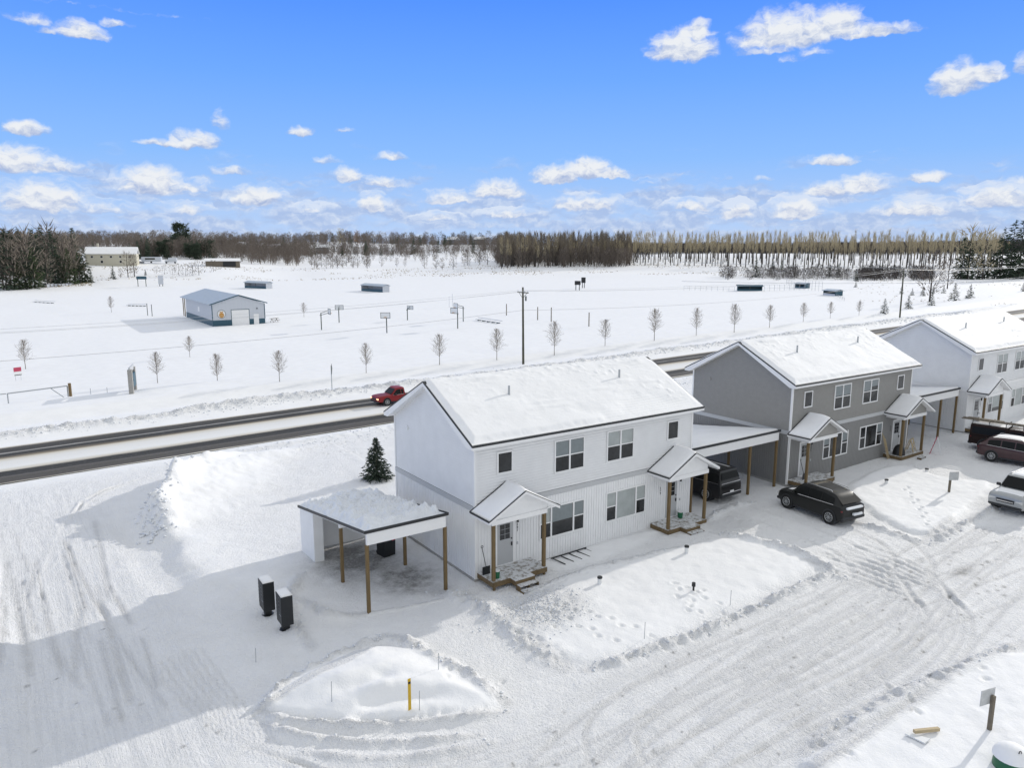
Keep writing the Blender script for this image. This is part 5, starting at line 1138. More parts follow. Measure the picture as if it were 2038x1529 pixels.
sp2 = conifer_meshes([2, 3, 4], 4.0, 1.25, tiers=13, per=10, blades=6, bl=.34)
SPL = [(1759, 628, 598, 'first small spruce beyond the road, left of the farther utility pole'), (1807, 619, 591, 'small spruce just right of the farther utility pole, close to the road'), (1853, 612, 585, 'small spruce close to the road, third along from the farther pole'), (1899, 601, 563, 'tall bushy green spruce, largest of the small spruces by the road'), (1930, 594, 565, 'small blue spruce at the right end of the roadside spruces'), (1794, 585, 568, 'small spruce seen behind the top of the farther utility pole'), (1815, 588, 573, 'low squat spruce in the back row of small spruces'), (1836, 589, 571, 'small spruce in the back row, left of the leafless forked tree'), (1857, 584, 567, 'small spruce in the back row, right of the leafless forked tree'), (1878, 584, 568, 'small spruce in the back row under the purple bare tree'), (1703, 572, 560, 'tiny lone spruce below the dark pine clump'), (2036, 580, 562, 'spruce cut by the right edge of the photo'), (1622, 547, 538, 'tiny shrub like spruce above the ball field fences')]
for k, (x, y, ty, lab) in enumerate(SPL):
    p = at(x, y); h = height_of(p, ty); place_tree('spruce_tree', sp2[k % 3], G3(p.x, p.y, -.1), h/4.0, k*.9, lab, group='small spruces in the snow')

# templates for the woods (one triangle per twig), used for single trees and for the far masses
def blade_tree(seed, h, w, n, clear=.15, upright=.5, bw=.10, shape='round'):
    R = np.random.default_rng(seed); V = []
    for k in range(4): a = k*math.pi/2; V += [[.02*h*math.cos(a), .02*h*math.sin(a), -.5], [.02*h*math.cos(a+1.57), .02*h*math.sin(a+1.57), -.5], [0, 0, h*.8]]
    for k in range(n):
        f = R.random()**(.85); z = h*(clear+(1-clear)*f)
        if shape == 'round': rr = w*math.sqrt(max(0, 1-(2*f-1)**2))**.8
        elif shape == 'column': rr = w*(.55+.45*math.sin(math.pi*min(1, f*1.1)))*(1-.5*max(0, f-.7)/.3)
        else: rr = w*(1-f*.8)
        az = R.uniform(0, 6.283); r1 = rr*math.sqrt(R.random()); c = np.array([math.cos(az)*r1*.75, math.sin(az)*r1*.75, z-h*.05])
        d = np.array([math.cos(az)*(1-upright), math.sin(az)*(1-upright), upright+R.normal()*.15])+R.normal(size=3)*.18; d /= np.linalg.norm(d); L = h*R.uniform(.08, .2)
        nn = np.cross(d, R.normal(size=3)); nn /= np.linalg.norm(nn); V += [c-nn*bw, c+nn*bw, c+d*L]
    return np.array(V, float)
TB = [blade_tree(k, 12, 3.6, 150, bw=.11, upright=.55) for k in range(4)]
TP = [blade_tree(20+k, 18, 1.25, 95, clear=.50, bw=.07, upright=.88, shape='column') for k in range(6)]
TBU = [blade_tree(40+k, 3, 1.6, 90, clear=.02, bw=.05, upright=.5) for k in range(3)]
TC = [conifer(60+k, 14, 3.3, tiers=15, per=10, blades=5, bl=.46)[0] for k in range(4)]
def pine_round(seed, h=16, w=5.5):
    R = np.random.default_rng(seed); V = []
    for b in range(70):
        f = R.random(); z = h*(.28+.68*f); rr = w*math.sqrt(max(.05, 1-(1.6*f-.75)**2))*R.uniform(.35, 1); az = R.uniform(0, 6.283); c0 = np.array([math.cos(az)*rr*.8, math.sin(az)*rr*.8, z])
        for k in range(26):
            c = c0+R.normal(size=3)*np.array([.16*w, .16*w, .045*h]); d = R.normal(size=3)*np.array([1, 1, .4])+np.array([math.cos(az), math.sin(az), .3]); d /= np.linalg.norm(d); nn = np.cross(d, R.normal(size=3)); nn /= np.linalg.norm(nn); V += [c-nn*.3, c+nn*.3, c+d*1.3]
    return np.array(V)
TPN = [pine_round(80+k) for k in range(2)]
mat('bark_dark', (.065, .057, .05), .95)
mat('belt', (.065, .055, .05), .95, noise=.2, nscale=.1)
mat('twig_grove', (.19, .16, .12), .95, noise=.3, nscale=.06)
def mass(name, items, m, label, cat, kind='stuff', trunks=False):
    Vs = []
    for (T, x, y, s, dz) in items:
        a = random.random()*6.283; ca, sa = math.cos(a), math.sin(a); q = T*s; Vs.append(np.stack([q[:, 0]*ca-q[:, 1]*sa+x, q[:, 0]*sa+q[:, 1]*ca+y, q[:, 2]+dz], -1))
    V = np.concatenate(Vs); me = np_mesh(name, V, np.arange(len(V)).reshape(-1, 3), [m, 'bark_dark'], nsides=3)
    if trunks:
        mi = np.concatenate([np.concatenate([np.ones(4, np.int32), np.zeros(len(T)//3-4, np.int32)]) for (T, *_) in items]); me.polygons.foreach_set('material_index', mi)
    o = link(name, me); return tag(o, label, cat, kind=kind)
def az_of(px): return math.degrees(YAW+math.atan((px-1019)/F_PX/math.cos(0)))
def pol(az, r): return CAM[0]+r*math.sin(rad(az)), CAM[1]+r*math.cos(rad(az))
def scatter(px0, px1, r0, r1, n, Ts, s0, s1, keep=None):
    out = []; a0, a1 = az_of(px0), az_of(px1); xy = []
    for _ in range(n):
        a = random.uniform(a0, a1); r = math.sqrt(random.uniform(r0*r0, r1*r1)); x, y = pol(a, r)
        if keep and not keep(a, r, x, y): continue
        xy.append((x, y))
    if not xy: return out
    zz = gbase(np.array([p[0] for p in xy]), np.array([p[1] for p in xy]))
    return [(random.choice(Ts), x, y, random.uniform(s0, s1), z-.2) for (x, y), z in zip(xy, zz)]
cl = lambda sc, th, sd: (lambda a, r, x, y: vnoise(np.array([x/sc]), np.array([y/sc]), sd)[0] > th)
items = scatter(-120, 165, 372, 430, 130, TB, .95, 1.35)+scatter(-200, 620, 560, 820, 1000, TB, .6, 1.15, cl(60, .28, 17))+scatter(-200, 1060, 820, 1250, 1500, TB, .7, 1.35, cl(90, .33, 18))
items += scatter(430, 600, 470, 600, 150, TB, .7, .95)+scatter(600, 1000, 640, 820, 460, TB, .5, .95, cl(70, .42, 3))+scatter(600, 1000, 425, 640, 190, TB, .38, .75, cl(30, .52, 8))
items += scatter(280, 420, 500, 560, 110, TB, .7, .95)
mass('far_woods', items, 'twig_far', 'grey brown leafless woods covering the far hills', 'woods')
items = scatter(-120, 160, 385, 440, 60, TC, .95, 1.4)+scatter(280, 440, 490, 560, 30, TC, .6, .9)+scatter(0, 1000, 640, 1100, 130, TC, .5, .9)
mass('far_evergreens', items, 'needles_far', 'scattered dark evergreens in the far woods', 'woods')
mass('far_belt', scatter(1180, 2200, 605, 700, 1900, TB, .62, .80), 'belt', 'low dark belt of woods behind the planted rows on the right', 'woods')
gp = scatter(990, 1250, 418, 520, 430, TP, .66, 1.05, cl(9, .2, 19))
mass('poplar_grove', gp, 'twig_grove', 'dense grove of tall thin trees, left end of the planted rows', 'grove', trunks=True)
mass('poplar_grove_undergrowth', scatter(985, 1255, 412, 520, 420, TB, .55, .95), 'twig_far', 'dark brown undergrowth and lower trunks inside the dense grove', 'undergrowth')
rows = []
for r in range(455, 560, 22):
    a = az_of(1235)
    while a < az_of(1985):
        x, y = pol(a+random.gauss(0, .1), r+random.gauss(0, 2)); rows.append((random.choice(TP), x, y, random.uniform(.60, 1.02), gz(x, y)-.2)); a += random.uniform(.2, .55)
mass('planted_rows', rows, 'twig_pop', 'further rows of planted thin trees behind the front row', 'trees', trunks=True)
def single(name, T, mname, x, y, s, label, cat, group, mats=None, rz=None):
    key = (id(T), mname)
    if key not in SM:
        V = T; tv, tf = seg_mesh([(0, 0, -.6, 0, 0, float(T[:, 2].max())*.85, .020*float(T[:, 2].max()), .004*float(T[:, 2].max()))])
        SM[key] = (np_mesh('trunk', tv, tf, ['bark_dark']), np_mesh('crown', V[12:], np.arange(len(V)-12).reshape(-1, 3), [mname], nsides=3))
    o = empty(name, (x, y, gz(x, y)-.15), random.random()*6.28 if rz is None else rz, label, cat, group); o.scale = (s, s, s)
    link('trunk', SM[key][0], o); link('crown', SM[key][1], o); return o
SM = {}
k = 0
for px in range(1000, 1905, 10):
    px += random.uniform(-4, 4)
    x, y = pol(az_of(px+random.uniform(-2, 2)), 428+random.gauss(0, 3)-(12 if px < 1100 else 0))
    single('poplar_tree', TP[k % 6], 'twig_pop', x, y, random.uniform(.66, 1.02), 'tall thin leafless tree in the front line of the planted rows on the right', 'tree', 'front line of planted thin trees'); k += 1
sb = []
for _ in range(420):
    px = random.uniform(1436, 1905) if _ % 3 else random.uniform(1700, 1905); p = at(px, 553+random.gauss(0, 2.2)+(px-1440)*.006)
    if vnoise(np.array([px/22]), np.array([3.]), 5)[0] > .30: sb.append((random.choice(TBU), p.x, p.y, random.uniform(.7, 1.9), p.z-.1))
mass('shrub_belt', sb, 'belt', 'dense dark shrubs along the far edge of the ball fields', 'shrubs')
# left wood edge
for px, y_, ty, kind in ((8, 577, 462, 'c'), (30, 576, 478, 'b'), (22, 575, 450, 'b'), (52, 575, 490, 'c'), (60, 574, 452, 'b'), (75, 560, 455, 'c'), (88, 556, 450, 'c'), (70, 574, 492, 'g'), (96, 571, 500, 'b'), (104, 560, 441, 'b'), (112, 568, 462, 'c'), (118, 566, 488, 'g'), (132, 566, 470, 'b'), (140, 566, 494, 'g'), (150, 564, 462, 'b'), (160, 563, 500, 'g'), (170, 562, 492, 'c'), (182, 562, 536, 'g'), (40, 576, 520, 'g'), (128, 567, 515, 'b'), (14, 577, 515, 'b'), (226, 556, 528, 'c'), (255, 552, 500, 'b'), (268, 551, 505, 'b'), (240, 553, 533, 'b'), (290, 548, 535, 'c')):
    p = at(px, y_); h = height_of(p, ty)
    if kind == 'b': single('bare_tree', TB[px % 4], 'twig_far' if px % 3 else 'twig', p.x, p.y, h/12, 'leafless grey brown tree at the edge of the left woods', 'tree', 'leafless trees at the left wood edge')
    else: single('evergreen_tree', TC[px % 4], 'needles_far' if kind == 'c' else 'needles_green', p.x, p.y, h/14.2, 'dark evergreen at the edge of the left woods' if kind == 'c' else 'olive green evergreen at the edge of the left woods', 'tree', 'evergreens at the left wood edge')
def bush(px, y_, ty, lab, m='twig_far', T=None, g='bare bushes between the fields'):
    p = at(px, y_); h = height_of(p, ty); single('bush', T if T is not None else TBU[px % 3], m, p.x, p.y, h/3, lab, 'bush', g)
for px, y_, ty in ((312, 545, 528), (328, 546, 527), (344, 547, 526), (356, 548, 524), (396, 548, 514), (384, 549, 522), (370, 549, 524), (425, 541, 517), (436, 536, 520)): bush(px, y_, ty, 'bare brown bush in the hedge below the yellow hill house')
for px, y_, ty in ((620, 530, 505), (640, 532, 512), (672, 531, 508), (690, 530, 500), (712, 533, 505), (731, 534, 500), (735, 532, 514), (760, 531, 508), (790, 531, 512), (806, 531, 515), (845, 534, 506), (868, 536, 505), (880, 537, 512), (902, 536, 500), (930, 528, 496), (955, 527, 490), (970, 527, 488)): 
    p = at(px, y_); h = height_of(p, ty); single('bare_tree', TB[px % 4], 'twig_far', p.x, p.y, h/12, 'small leafless tree scattered on the snowy slope in the middle distance', 'tree', 'small leafless trees on the middle slope')
for px, y_, ty, m in ((1450, 550, 527, 'twig_far'), (1465, 551, 530, 'twig_far'), (1480, 551, 530, 'twig_far'), (1535, 548, 532, 'twig_far'), (1580, 547, 533, 'twig_far'), (1600, 548, 535, 'twig_far'), (1625, 550, 540, 'twig_far'), (1720, 553, 530, 'twig_far'), (1760, 553, 535, 'twig_far'), (1800, 554, 530, 'twig_far'), (1835, 555, 528, 'twig_far'), (1870, 556, 520, 'twig_far')): bush(px, y_, ty, 'bare brown bush along the far edge of the ball fields', m, g='bare bushes beyond the ball fields')
for px, y_, ty in ((1504, 552, 513), (1538, 536, 514), (1556, 537, 517), (1650, 552, 522), (1668, 552, 523), (1732, 552, 519), (1749, 553, 525), (1778, 553, 525), (1703, 560, 536)):
    p = at(px, y_); h = height_of(p, ty); single('evergreen_tree', TC[px % 4], 'needles_far', p.x, p.y, h/14.2*1.0, 'dark bushy evergreen beyond the ball fields', 'tree', 'bushy evergreens beyond the ball fields')
for px, y_, ty, lab in ((1912, 556, 470, 'broad dark evergreen left of the tallest pair'), (1925, 556, 478, 'dark evergreen touching the broad one on its right'), (1945, 555, 488, 'lower dark evergreen in the right wood'), (1964, 555, 485, 'lower dark evergreen before the tall right ones'), (1990, 555, 453, 'tall pointed evergreen left of the pair at the right edge'), (2008, 554, 436, 'tallest pointed evergreen near the right edge, left one of the pair'), (2026, 553, 436, 'tallest pointed evergreen near the right edge, right one of the pair'), (2048, 552, 445, 'tall evergreen cut by the right edge of the photo'), (1978, 555, 500, 'short evergreen filling the gap in the right wood'), (2040, 553, 500, 'short evergreen at the foot of the tall right pair')):
    p = at(px, y_); h = height_of(p, ty); o = single('evergreen_tree', TC[(px//3) % 4], 'needles_far', p.x, p.y, h/14.2, lab, 'tree', 'tall evergreens at the right edge')
for px, y_, ty, lab, m in ((1850, 601, 498, 'leafless forked tree behind the small spruces', 'twig_far'), (1885, 575, 512, 'purplish leafless tree right of the forked one', 'twig_far'), (1925, 556, 448, 'tall sunlit leafless tree rising over the right evergreens', 'twig_pop'), (1955, 556, 452, 'second sunlit leafless tree over the right evergreens', 'twig_pop')):
    p = at(px, y_); h = height_of(p, ty); single('bare_tree', TB[px % 4], m, p.x, p.y, h/12, lab, 'tree', None)
p = at(368, 500); h = 34; x, y = pol(az_of(369), 640); single('white_pine', TPN[0], 'needles_far', x, y, 1.45, 'large round topped pine rising above the skyline on the left', 'tree', None)
for px, r in ((330, 505), (345, 515), (385, 500), (400, 495), (415, 505), (425, 515)):
    x, y = pol(az_of(px), r); single('evergreen_tree', TPN[px % 2], 'needles_far', x, y, random.uniform(.55, .75), 'dark pine behind the parked trailers on the left hill', 'tree', 'dark pines behind the hill trailers')
x, y = pol(az_of(716), 900); single('bare_tree', TB[1], 'twig_rust', x, y, 1.5, 'rust coloured tree crown on the skyline left of the middle', 'tree', None)
x, y = pol(az_of(684), 900); single('bare_tree', TB[2], 'twig_pop', x, y, 1.8, 'pale sunlit tree crown on the skyline left of the rust coloured one', 'tree', None)
# dry grass poking through the far edge of the field
GT = np.array([v for k in range(7) for v in ((-.06+.15*math.cos(k*2.4), .15*math.sin(k*2.4), 0), (.06+.15*math.cos(k*2.4), .15*math.sin(k*2.4), 0), (.28*math.cos(k*2.4), .28*math.sin(k*2.4), .75))], float)
g = scatter(180, 1720, 352, 440, 5200, [GT], .35, 1.1, cl(16, .45, 14))+scatter(1700, 2038, 200, 330, 500, [GT], .3, .8, cl(12, .5, 15))+scatter(-40, 190, 340, 356, 500, [GT], .5, 1.3)
mass('dry_grass', g, 'dry_grass', 'tufts of dry grass sticking out of the snow at the field edge', 'grass')

# ------------------------------------------------------------------ far buildings and field equipment
def frame_from(pa, pb):
    a = at(*pa); b = at(*pb); d = b-a; d.z = 0; L = d.length; return a, b, L, math.atan2(d.y, d.x)
a, b, Wb, an = frame_from((424, 650), (528, 643)); print('barn', a, b, Wb, math.degrees(an))
he = height_of(a, 606); Db = 14.0; lean = 3.2
m3 = a.lerp(b, .5); q = at(366, 631); q2 = at(352, 629); dirv = Vector((-math.sin(an), math.cos(an), 0)); Db = (q-a).dot(dirv); D2 = (q2-a).dot(dirv); print('barn depth', Db, D2, he)
Db = min(max(Db, 10), 26); lean = min(max(D2-Db, 2.4), 4)
T = empty('metal_barn', (a.x, a.y, gz(a.x, a.y)-.1), an, 'white metal building with blue base, roll up door and round orange emblem in the field', 'barn')
hp = he+Wb*.16; wb_ = 1.25
w = MB(); w.prism([(0, wb_), (Wb, wb_), (Wb, he), (Wb/2, hp), (0, he)], 'y', 0, Db); w.build('wall', 'metal_white', T)
MB().box(-.02, Wb+.02, -.02, Db+.02, -.6, wb_-.001).build('wainscot', 'teal', T)
q = MB()
for k in range(int(Wb/.75)):
    x = .4+k*.75; zt_ = he+(hp-he)*(1-abs(x-Wb/2)/(Wb/2))-.1
    if not (Wb*.33 < x < Wb*.72): q.box(x-.03, x+.03, -.018, -.001, wb_+.01, zt_)
    else: q.box(x-.03, x+.03, -.018, -.001, 3.3, zt_)
for k in range(int(Db/.75)): q.box(-.018, -.001, .4+k*.75-.03, .4+k*.75+.03, wb_+.01, he-.1)
q.build('wall_ribs', 'metal_white', T)
r = MB(); r.prism([(-.5, he-.02), (Wb/2, hp+.09), (Wb+.5, he-.02), (Wb+.5, he+.1), (Wb/2, hp+.22), (-.5, he+.1)], 'y', -.4, Db+lean); r.build('roof', 'roof_steel', T)
r = MB()
for xa, za, xb, zb_ in ((-.5, he-.06, Wb/2, hp+.05), (Wb+.5, he-.06, Wb/2, hp+.05)): r.prism([(xa, za), (xb, zb_), (xb, zb_+.2), (xa, za+.2)], 'y', -.46, -.401)
r.box(-.08, .08, -.05, -.021, wb_, he-.05); r.box(Wb-.08, Wb+.08, -.05, -.021, wb_, he-.05); r.build('trim', 'teal', T)
d0, d1 = Wb*.36, Wb*.69
MB().box(d0, d1, -.05, -.021, -.4, 3.15).build('roll_up_door', 'white_trim', T)
f = MB(); f.box(d0-.1, d0-.001, -.06, -.021, -.4, 3.25); f.box(d1+.001, d1+.1, -.06, -.021, -.4, 3.25); f.box(d0, d1, -.06, -.021, 3.151, 3.25); f.build('door_frame', 'teal', T)
MB().box(Wb*.78, Wb*.78+1.0, -.05, -.021, -.2, 2.2).build('side_door', 'white_trim', T)
MB().cyl((Wb*.17, -.021, 2.45), (Wb*.17, -.05, 2.45), .80, n=28).build('emblem_disc', 'white_plastic', T)
em = MB(); em.cyl((Wb*.17, -.051, 2.22), (Wb*.17, -.06, 2.22), .48, n=22); em.prism([(Wb*.17-.34, 2.72), (Wb*.17+.34, 2.72), (Wb*.17+.26, 2.98), (Wb*.17, 2.88), (Wb*.17-.26, 2.98)], 'y', -.0605, -.051)
pts = [(Wb*.17+.78*math.cos(k*math.pi/14), -.055, 2.45+.78*math.sin(k*math.pi/14)) for k in range(29)]; em.build('emblem_badge', 'orange', T); MB().tube(pts, .03, 4).build('emblem_ring', 'dark_green_metal', T)
MB().bbox(Wb*.84, Wb*.84+.2, -.2, -.021, 3.2, 3.4, .02).build('wall_light', 'black_metal', T)
for yy in (Db+lean-.15, Db+lean*.5):
    for xx in (.1,): MB().box(xx-.08, xx+.08, yy-.08, yy+.08, -.5, he-.05).build('porch_post', 'wood_treated', T)
MB().box(-.02, .0-.001+.0, Db*.45, Db*.45+1.5, 2.2, 3.2).build('side_window', 'white_trim', T)
def dugout(pa, pb, ty, dp, label, mwall='metal_white', base='teal', front_open=True, roofm='roof_steel'):
    a, b, L, an = frame_from(pa, pb); h = height_of(a, ty); T = empty('dugout', (a.x, a.y, gz(a.x, a.y)-.1), an, label, 'dugout', 'open fronted dugouts around the ball fields')
    r = MB(); r.prism([(-.3, h*.80), (dp*.6, h), (dp+.3, h*.82), (dp+.3, h*.82-.12), (dp*.6, h-.12), (-.3, h*.8-.12)], 'x', -.3, L+.3); r.build('roof', roofm, T)
    MB().box(0, L, dp-.1, dp, -.2, h*.80).build('back_wall', mwall, T)
    for x0 in (0, L-.1): MB().prism([(0, -.2), (dp-.101, -.2), (dp-.101, h*.8), (dp*.6, h*.9), (0, h*.75)], 'x', x0, x0+.1).build('side_wall', mwall, T)
    MB().box(.101, L-.101, 0, .08, -.2, h*.32).build('front_panel', base, T)
    MB().box(L/2-.05, L/2+.05, .09, .19, -.2, h*.72).build('post', 'wood_old', T); MB().box(.3, L-.3, dp-.6, dp-.2, .3, .38).build('bench', 'wood_old', T)
dugout((487, 573), (530, 575), 558, 2.6, 'left of the two pale dugouts behind the metal building, green blue low front'); dugout((719, 579), (762, 582), 563, 2.6, 'right one of the two pale dugouts, in the middle of the snowy field')
dugout((1468, 579), (1517, 579), 566, 2.4, 'long dark teal dugout by the far fence on the right', 'teal', 'teal', roofm='teal'); dugout((1582, 573), (1602, 574), 561, 2.4, 'dark teal dugout between the tall fence panels', 'teal', 'teal'); dugout((1638, 587), (1662, 589), 574, 2.6, 'nearest dark dugout with a pale front on the right ball field', 'teal', 'metal_white', roofm='roof_steel')
def hoop(px, y_, ty, rz, label, arm=1.5):
    p = at(px, y_); h = height_of(p, ty); T = empty('basketball_hoop', (p.x, p.y, gz(p.x, p.y)-.1), rz, label, 'basketball hoop', 'basketball hoops on the snow covered court')
    s = h/3.9; MB().cyl((0, 0, 0), (0, 0, 3.2*s), .09, n=8).build('pole', 'dark_green_metal', T); q = MB(); q.beam((-.25, 0, 2.75*s), (arm, 0, 3.15*s), .09, .09); q.beam((0, 0, 3.15*s), (arm, 0, 3.6*s), .09, .09); q.build('arm', 'dark_green_metal', T)
    bb = MB(); x = arm+.05
    bb.box(x, x+.05, -.85, .85, 2.85*s, 2.93*s); bb.box(x, x+.05, -.85, .85, 3.82*s, 3.9*s); bb.box(x, x+.05, -.85, -.77, 2.931*s, 3.819*s); bb.box(x, x+.05, .77, .85, 2.931*s, 3.819*s); bb.build('backboard_frame', 'dark_green_metal', T)
    MB().box(x+.01, x+.04, -.765, .765, 2.94*s, 3.81*s).build('backboard', 'backboard', T)
    MB().tube([(x+.3+.24*math.cos(k*math.pi/6), .24*math.sin(k*math.pi/6), 3.05*s) for k in range(13)], .025, 5).build('rim_ring', 'orange', T)
hoop(640, 657, 614, rad(-5), 'leftmost basketball hoop, facing right with a long arm'); hoop(675, 642, 607, rad(60), 'basketball hoop second from the left, seen edge on', .8); hoop(770, 663, 620, rad(235), 'basketball hoop with its backboard facing the camera, middle of the court', 1.0)
hoop(811, 637, 608, rad(20), 'far basketball hoop right of the middle one', .8); hoop(911, 654, 611, rad(200), 'basketball hoop in front of the rightmost one', .9); hoop(922, 640, 602, rad(178), 'rightmost basketball hoop with a long arm pointing left', 1.6)
for px, y_, ty, lab in ((1008, 628, 605, 'leftmost of the four lone posts near the utility pole'), (1070, 637, 611, 'second of the four lone posts, right of the utility pole'), (1097, 640, 612, 'third of the four lone posts, above a young tree'), (1172, 650, 622, 'rightmost and nearest of the four lone wooden posts')):
    p = at(px, y_); h = height_of(p, ty); o = MB().cyl((0, 0, -.3), (0, 0, h), .10, .09, 8).build('wooden_post', 'wood_old'); o.location = (p.x, p.y, gz(p.x, p.y)); tag(o, lab, 'post', 'lone posts in the field')
def board_on_posts(pxa, pxb, y_, ty, by, m, label, name='scoreboard'):
    a, b, L, an = frame_from((pxa, y_), (pxb, y_)); h = height_of(a, ty); hb = height_of(a, by); T = empty(name, (a.x, a.y, gz(a.x, a.y)), an, label, 'scoreboard')
    for x in (0, L): MB().cyl((x, 0, -.3), (x, 0, hb+.2), .13, n=8).build('post', 'dark_green_metal', T)
    MB().bbox(-.4, L+.4, -.16, -.04, hb, h, .03).build('board', m, T)
board_on_posts(275, 291, 570, 550, 556, 'teal', 'dark scoreboard on two posts at the far left edge of the field')
board_on_posts(1146, 1153, 578, 559, 567, 'black_metal', 'small dark scoreboard on two posts right of the utility pole, left one'); board_on_posts(1159, 1163, 573, 552, 563, 'black_metal', 'small dark scoreboard on two posts, right one with a taller frame')
board_on_posts(318, 324, 570, 548, 566, 'metal_white', 'narrow pale board on two posts right of the far scoreboard')
for px, y_, ty, lab in ((294, 628, 604, 'left of two thin posts beside the metal building'), (303, 629, 606, 'right of two thin posts beside the metal building')):
    p = at(px, y_); h = height_of(p, ty); o = MB().cyl((0, 0, -.3), (0, 0, h), .07, n=8).build('thin_post', 'dark_green_metal'); o.location = (p.x, p.y, gz(p.x, p.y)); tag(o, lab, 'post', 'thin posts by the metal building')
def bench(pa, pb, label, n=5):
    a, b, L, an = frame_from(pa, pb); T = empty('bleacher', (a.x, a.y, gz(a.x, a.y)-.22), an, label, 'bleacher', 'low benches half buried in the field snow')
    q = MB(); q.box(0, L, -.15, .15, .42, .48); q.build('seat', 'galv', T); q = MB(); q.box(0, L, .45, .75, .75, .81); q.build('upper_seat', 'galv', T)
    for k in range(n): x = L*(k+.5)/n; MB().box(x-.04, x+.04, -.1, .7, -.2, .415).build('leg', 'dark_green_metal', T)
bench((947, 638), (994, 645), 'long low bleacher right of the basketball hoops'); bench((66, 602), (106, 604), 'low bleacher at the far left of the field'); bench((252, 609), (290, 610), 'low bleacher left of the metal building')
a, b, L, an = frame_from((894, 612), (906, 608)); T = empty('goal_frame', (a.x, a.y, gz(a.x, a.y)), an, 'thin white goal frame behind the rightmost basketball hoops', 'goal')
q = MB(); q.cyl((0, 0, 0), (0, 0, 2.6), .05, n=6).cyl((3.2, 0, 0), (3.2, 0, 3.2), .05, n=6).cyl((0, 0, 2.6), (3.2, 0, 2.6), .05, n=6); q.build('frame', 'metal_white', T)
p = at(546, 641); T = empty('picnic_table', (p.x, p.y, gz(p.x, p.y)), .4, 'small dark picnic table right of the metal building', 'table')
MB().box(-.9, .9, -.35, .35, .70, .76).build('table_top', 'wood_old', T); MB().box(-.9, .9, -.75, -.5, .40, .45).build('seat', 'wood_old', T)
for x in (-.6, .6): MB().beam((x, -.6, -.1), (x, .1, .7), .08, .05).beam((x, .6, -.1), (x, -.1, .7), .08, .05).build('leg', 'wood_old', T)
# ball field fences on the right
def fence(pa, pb, ty, label, n, rails=2, m='galv'):
    a, b, L, an = frame_from(pa, pb); h = height_of(a, ty); T = empty('chain_fence', (a.x, a.y, gz(a.x, a.y)), an, label, 'fence', 'wire fences of the ball fields')
    for k in range(n+1): MB().cyl((L*k/n, 0, -.4), (L*k/n, 0, h), .04, n=6).build('post', m, T)
    q = MB()
    for k in range(rails): z = h*(k+1)/rails-.05; q.cyl((0, 0, z), (L, 0, z), .022, n=5)
    for k in range(int(L/1.2)): q.beam((k*1.2, 0, .1), (k*1.2, 0, h-.06), .012, .012)
    q.build('wire_panel', m, T)
fence((1361, 578), (1462, 579), 569, 'long low wire fence left of the long dark dugout', 9); fence((1521, 580), (1600, 577), 567, 'low wire fence right of the long dark dugout', 8); fence((1565, 566), (1580, 572), 556, 'tall wire fence panel left of the middle dugout', 3); fence((1602, 577), (1636, 580), 558, 'tall wire backstop between the two right dugouts', 5); fence((1664, 590), (1680, 599), 585, 'low wire fence right of the nearest dark dugout', 4)
# utility poles and wires
def upole(px, y_, h, label, arm=True, x=None, y=None):
    if x is None: p = at(px, y_); x, y = p.x, p.y
    T = empty('utility_pole', (x, y, gz(x, y)), 0, label, 'utility pole', 'wooden utility poles along the road'); MB().cyl((.12, 0, -.5), (0, 0, h), .16, .11, 12).build('pole_shaft', 'pole_wood', T, smooth=True)
    MB().box(-.06, .06, -1.15, 1.15, h-.72, h-.60).beam((.0, -.8, h-.75), (0, 0, h-1.4), .04, .04).beam((0, .8, h-.75), (0, 0, h-1.4), .04, .04).build('crossarm', 'pole_wood', T)
    for yy in (-1.05, -.4, 1.05): MB().cyl((0, yy, h-.60), (0, yy, h-.42), .05, .035, 8).build('insulator', 'metal_white', T)
    MB().cyl((.22, -.35, h-1.7), (.22, -.35, h-1.1), .10, n=10).cyl((.14, .2, h-2.3), (.14, .2, h-2.05), .06, n=8).build('cutout_fuse', 'dark_green_metal', T)
    return Vector((x, y, gz(x, y)))
P1 = upole(1040, 727, 9.9, 'near wooden utility pole with a crossarm, above the near house roof'); Pf = upole(1790, 633, 9.7, 'farther utility pole among the small spruces on the right')
P0 = Vector((P1.x-91, P1.y, gz(P1.x-91, P1.y))); Pz = Vector((Pf.x+91, Pf.y+2, gz(Pf.x+91, Pf.y+2)))
for nm, yy, zz, sag in (('upper outer power cable across the field', -1.05, 9.45, 1.0), ('middle power cable across the field', -.4, 9.45, 1.15), ('upper far power cable across the field', 1.05, 9.45, .9), ('lowest and thickest cable across the field', .1, 7.0, 1.1)):
    q = MB()
    for A_, B_ in ((P0, P1), (P1, Pf), (Pf, Pz)):
        pts = [];
        for k in range(21): t = k/20; c = A_.lerp(B_, t); pts.append((c.x, c.y+yy, c.z+zz-4*sag*t*(1-t)))
        q.tube(pts, .02 if zz < 8 else .011, 4)
    tag(q.build('power_cable', 'grey_trim', fix=False), nm, 'cable', 'overhead cables along the road')
for (xa, ya, za), (xb, yb, zb_), lab in (((Pf.x-12, Pf.y+46, 12.5), (Pf.x+110, Pf.y-6, 11.5), 'upper pale cable in front of the right evergreens'), ((Pf.x-12, Pf.y+46, 8.0), (Pf.x+110, Pf.y-6, 8.5), 'lower pale cable in front of the right evergreens')):
    q = MB(); q.tube([(xa+(xb-xa)*k/16, ya+(yb-ya)*k/16, za+(zb_-za)*k/16-2.2*4*k/16*(1-k/16)*.5) for k in range(17)], .04, 4); tag(q.build('power_cable', 'galv', fix=False), lab, 'cable', 'cables before the right evergreens')
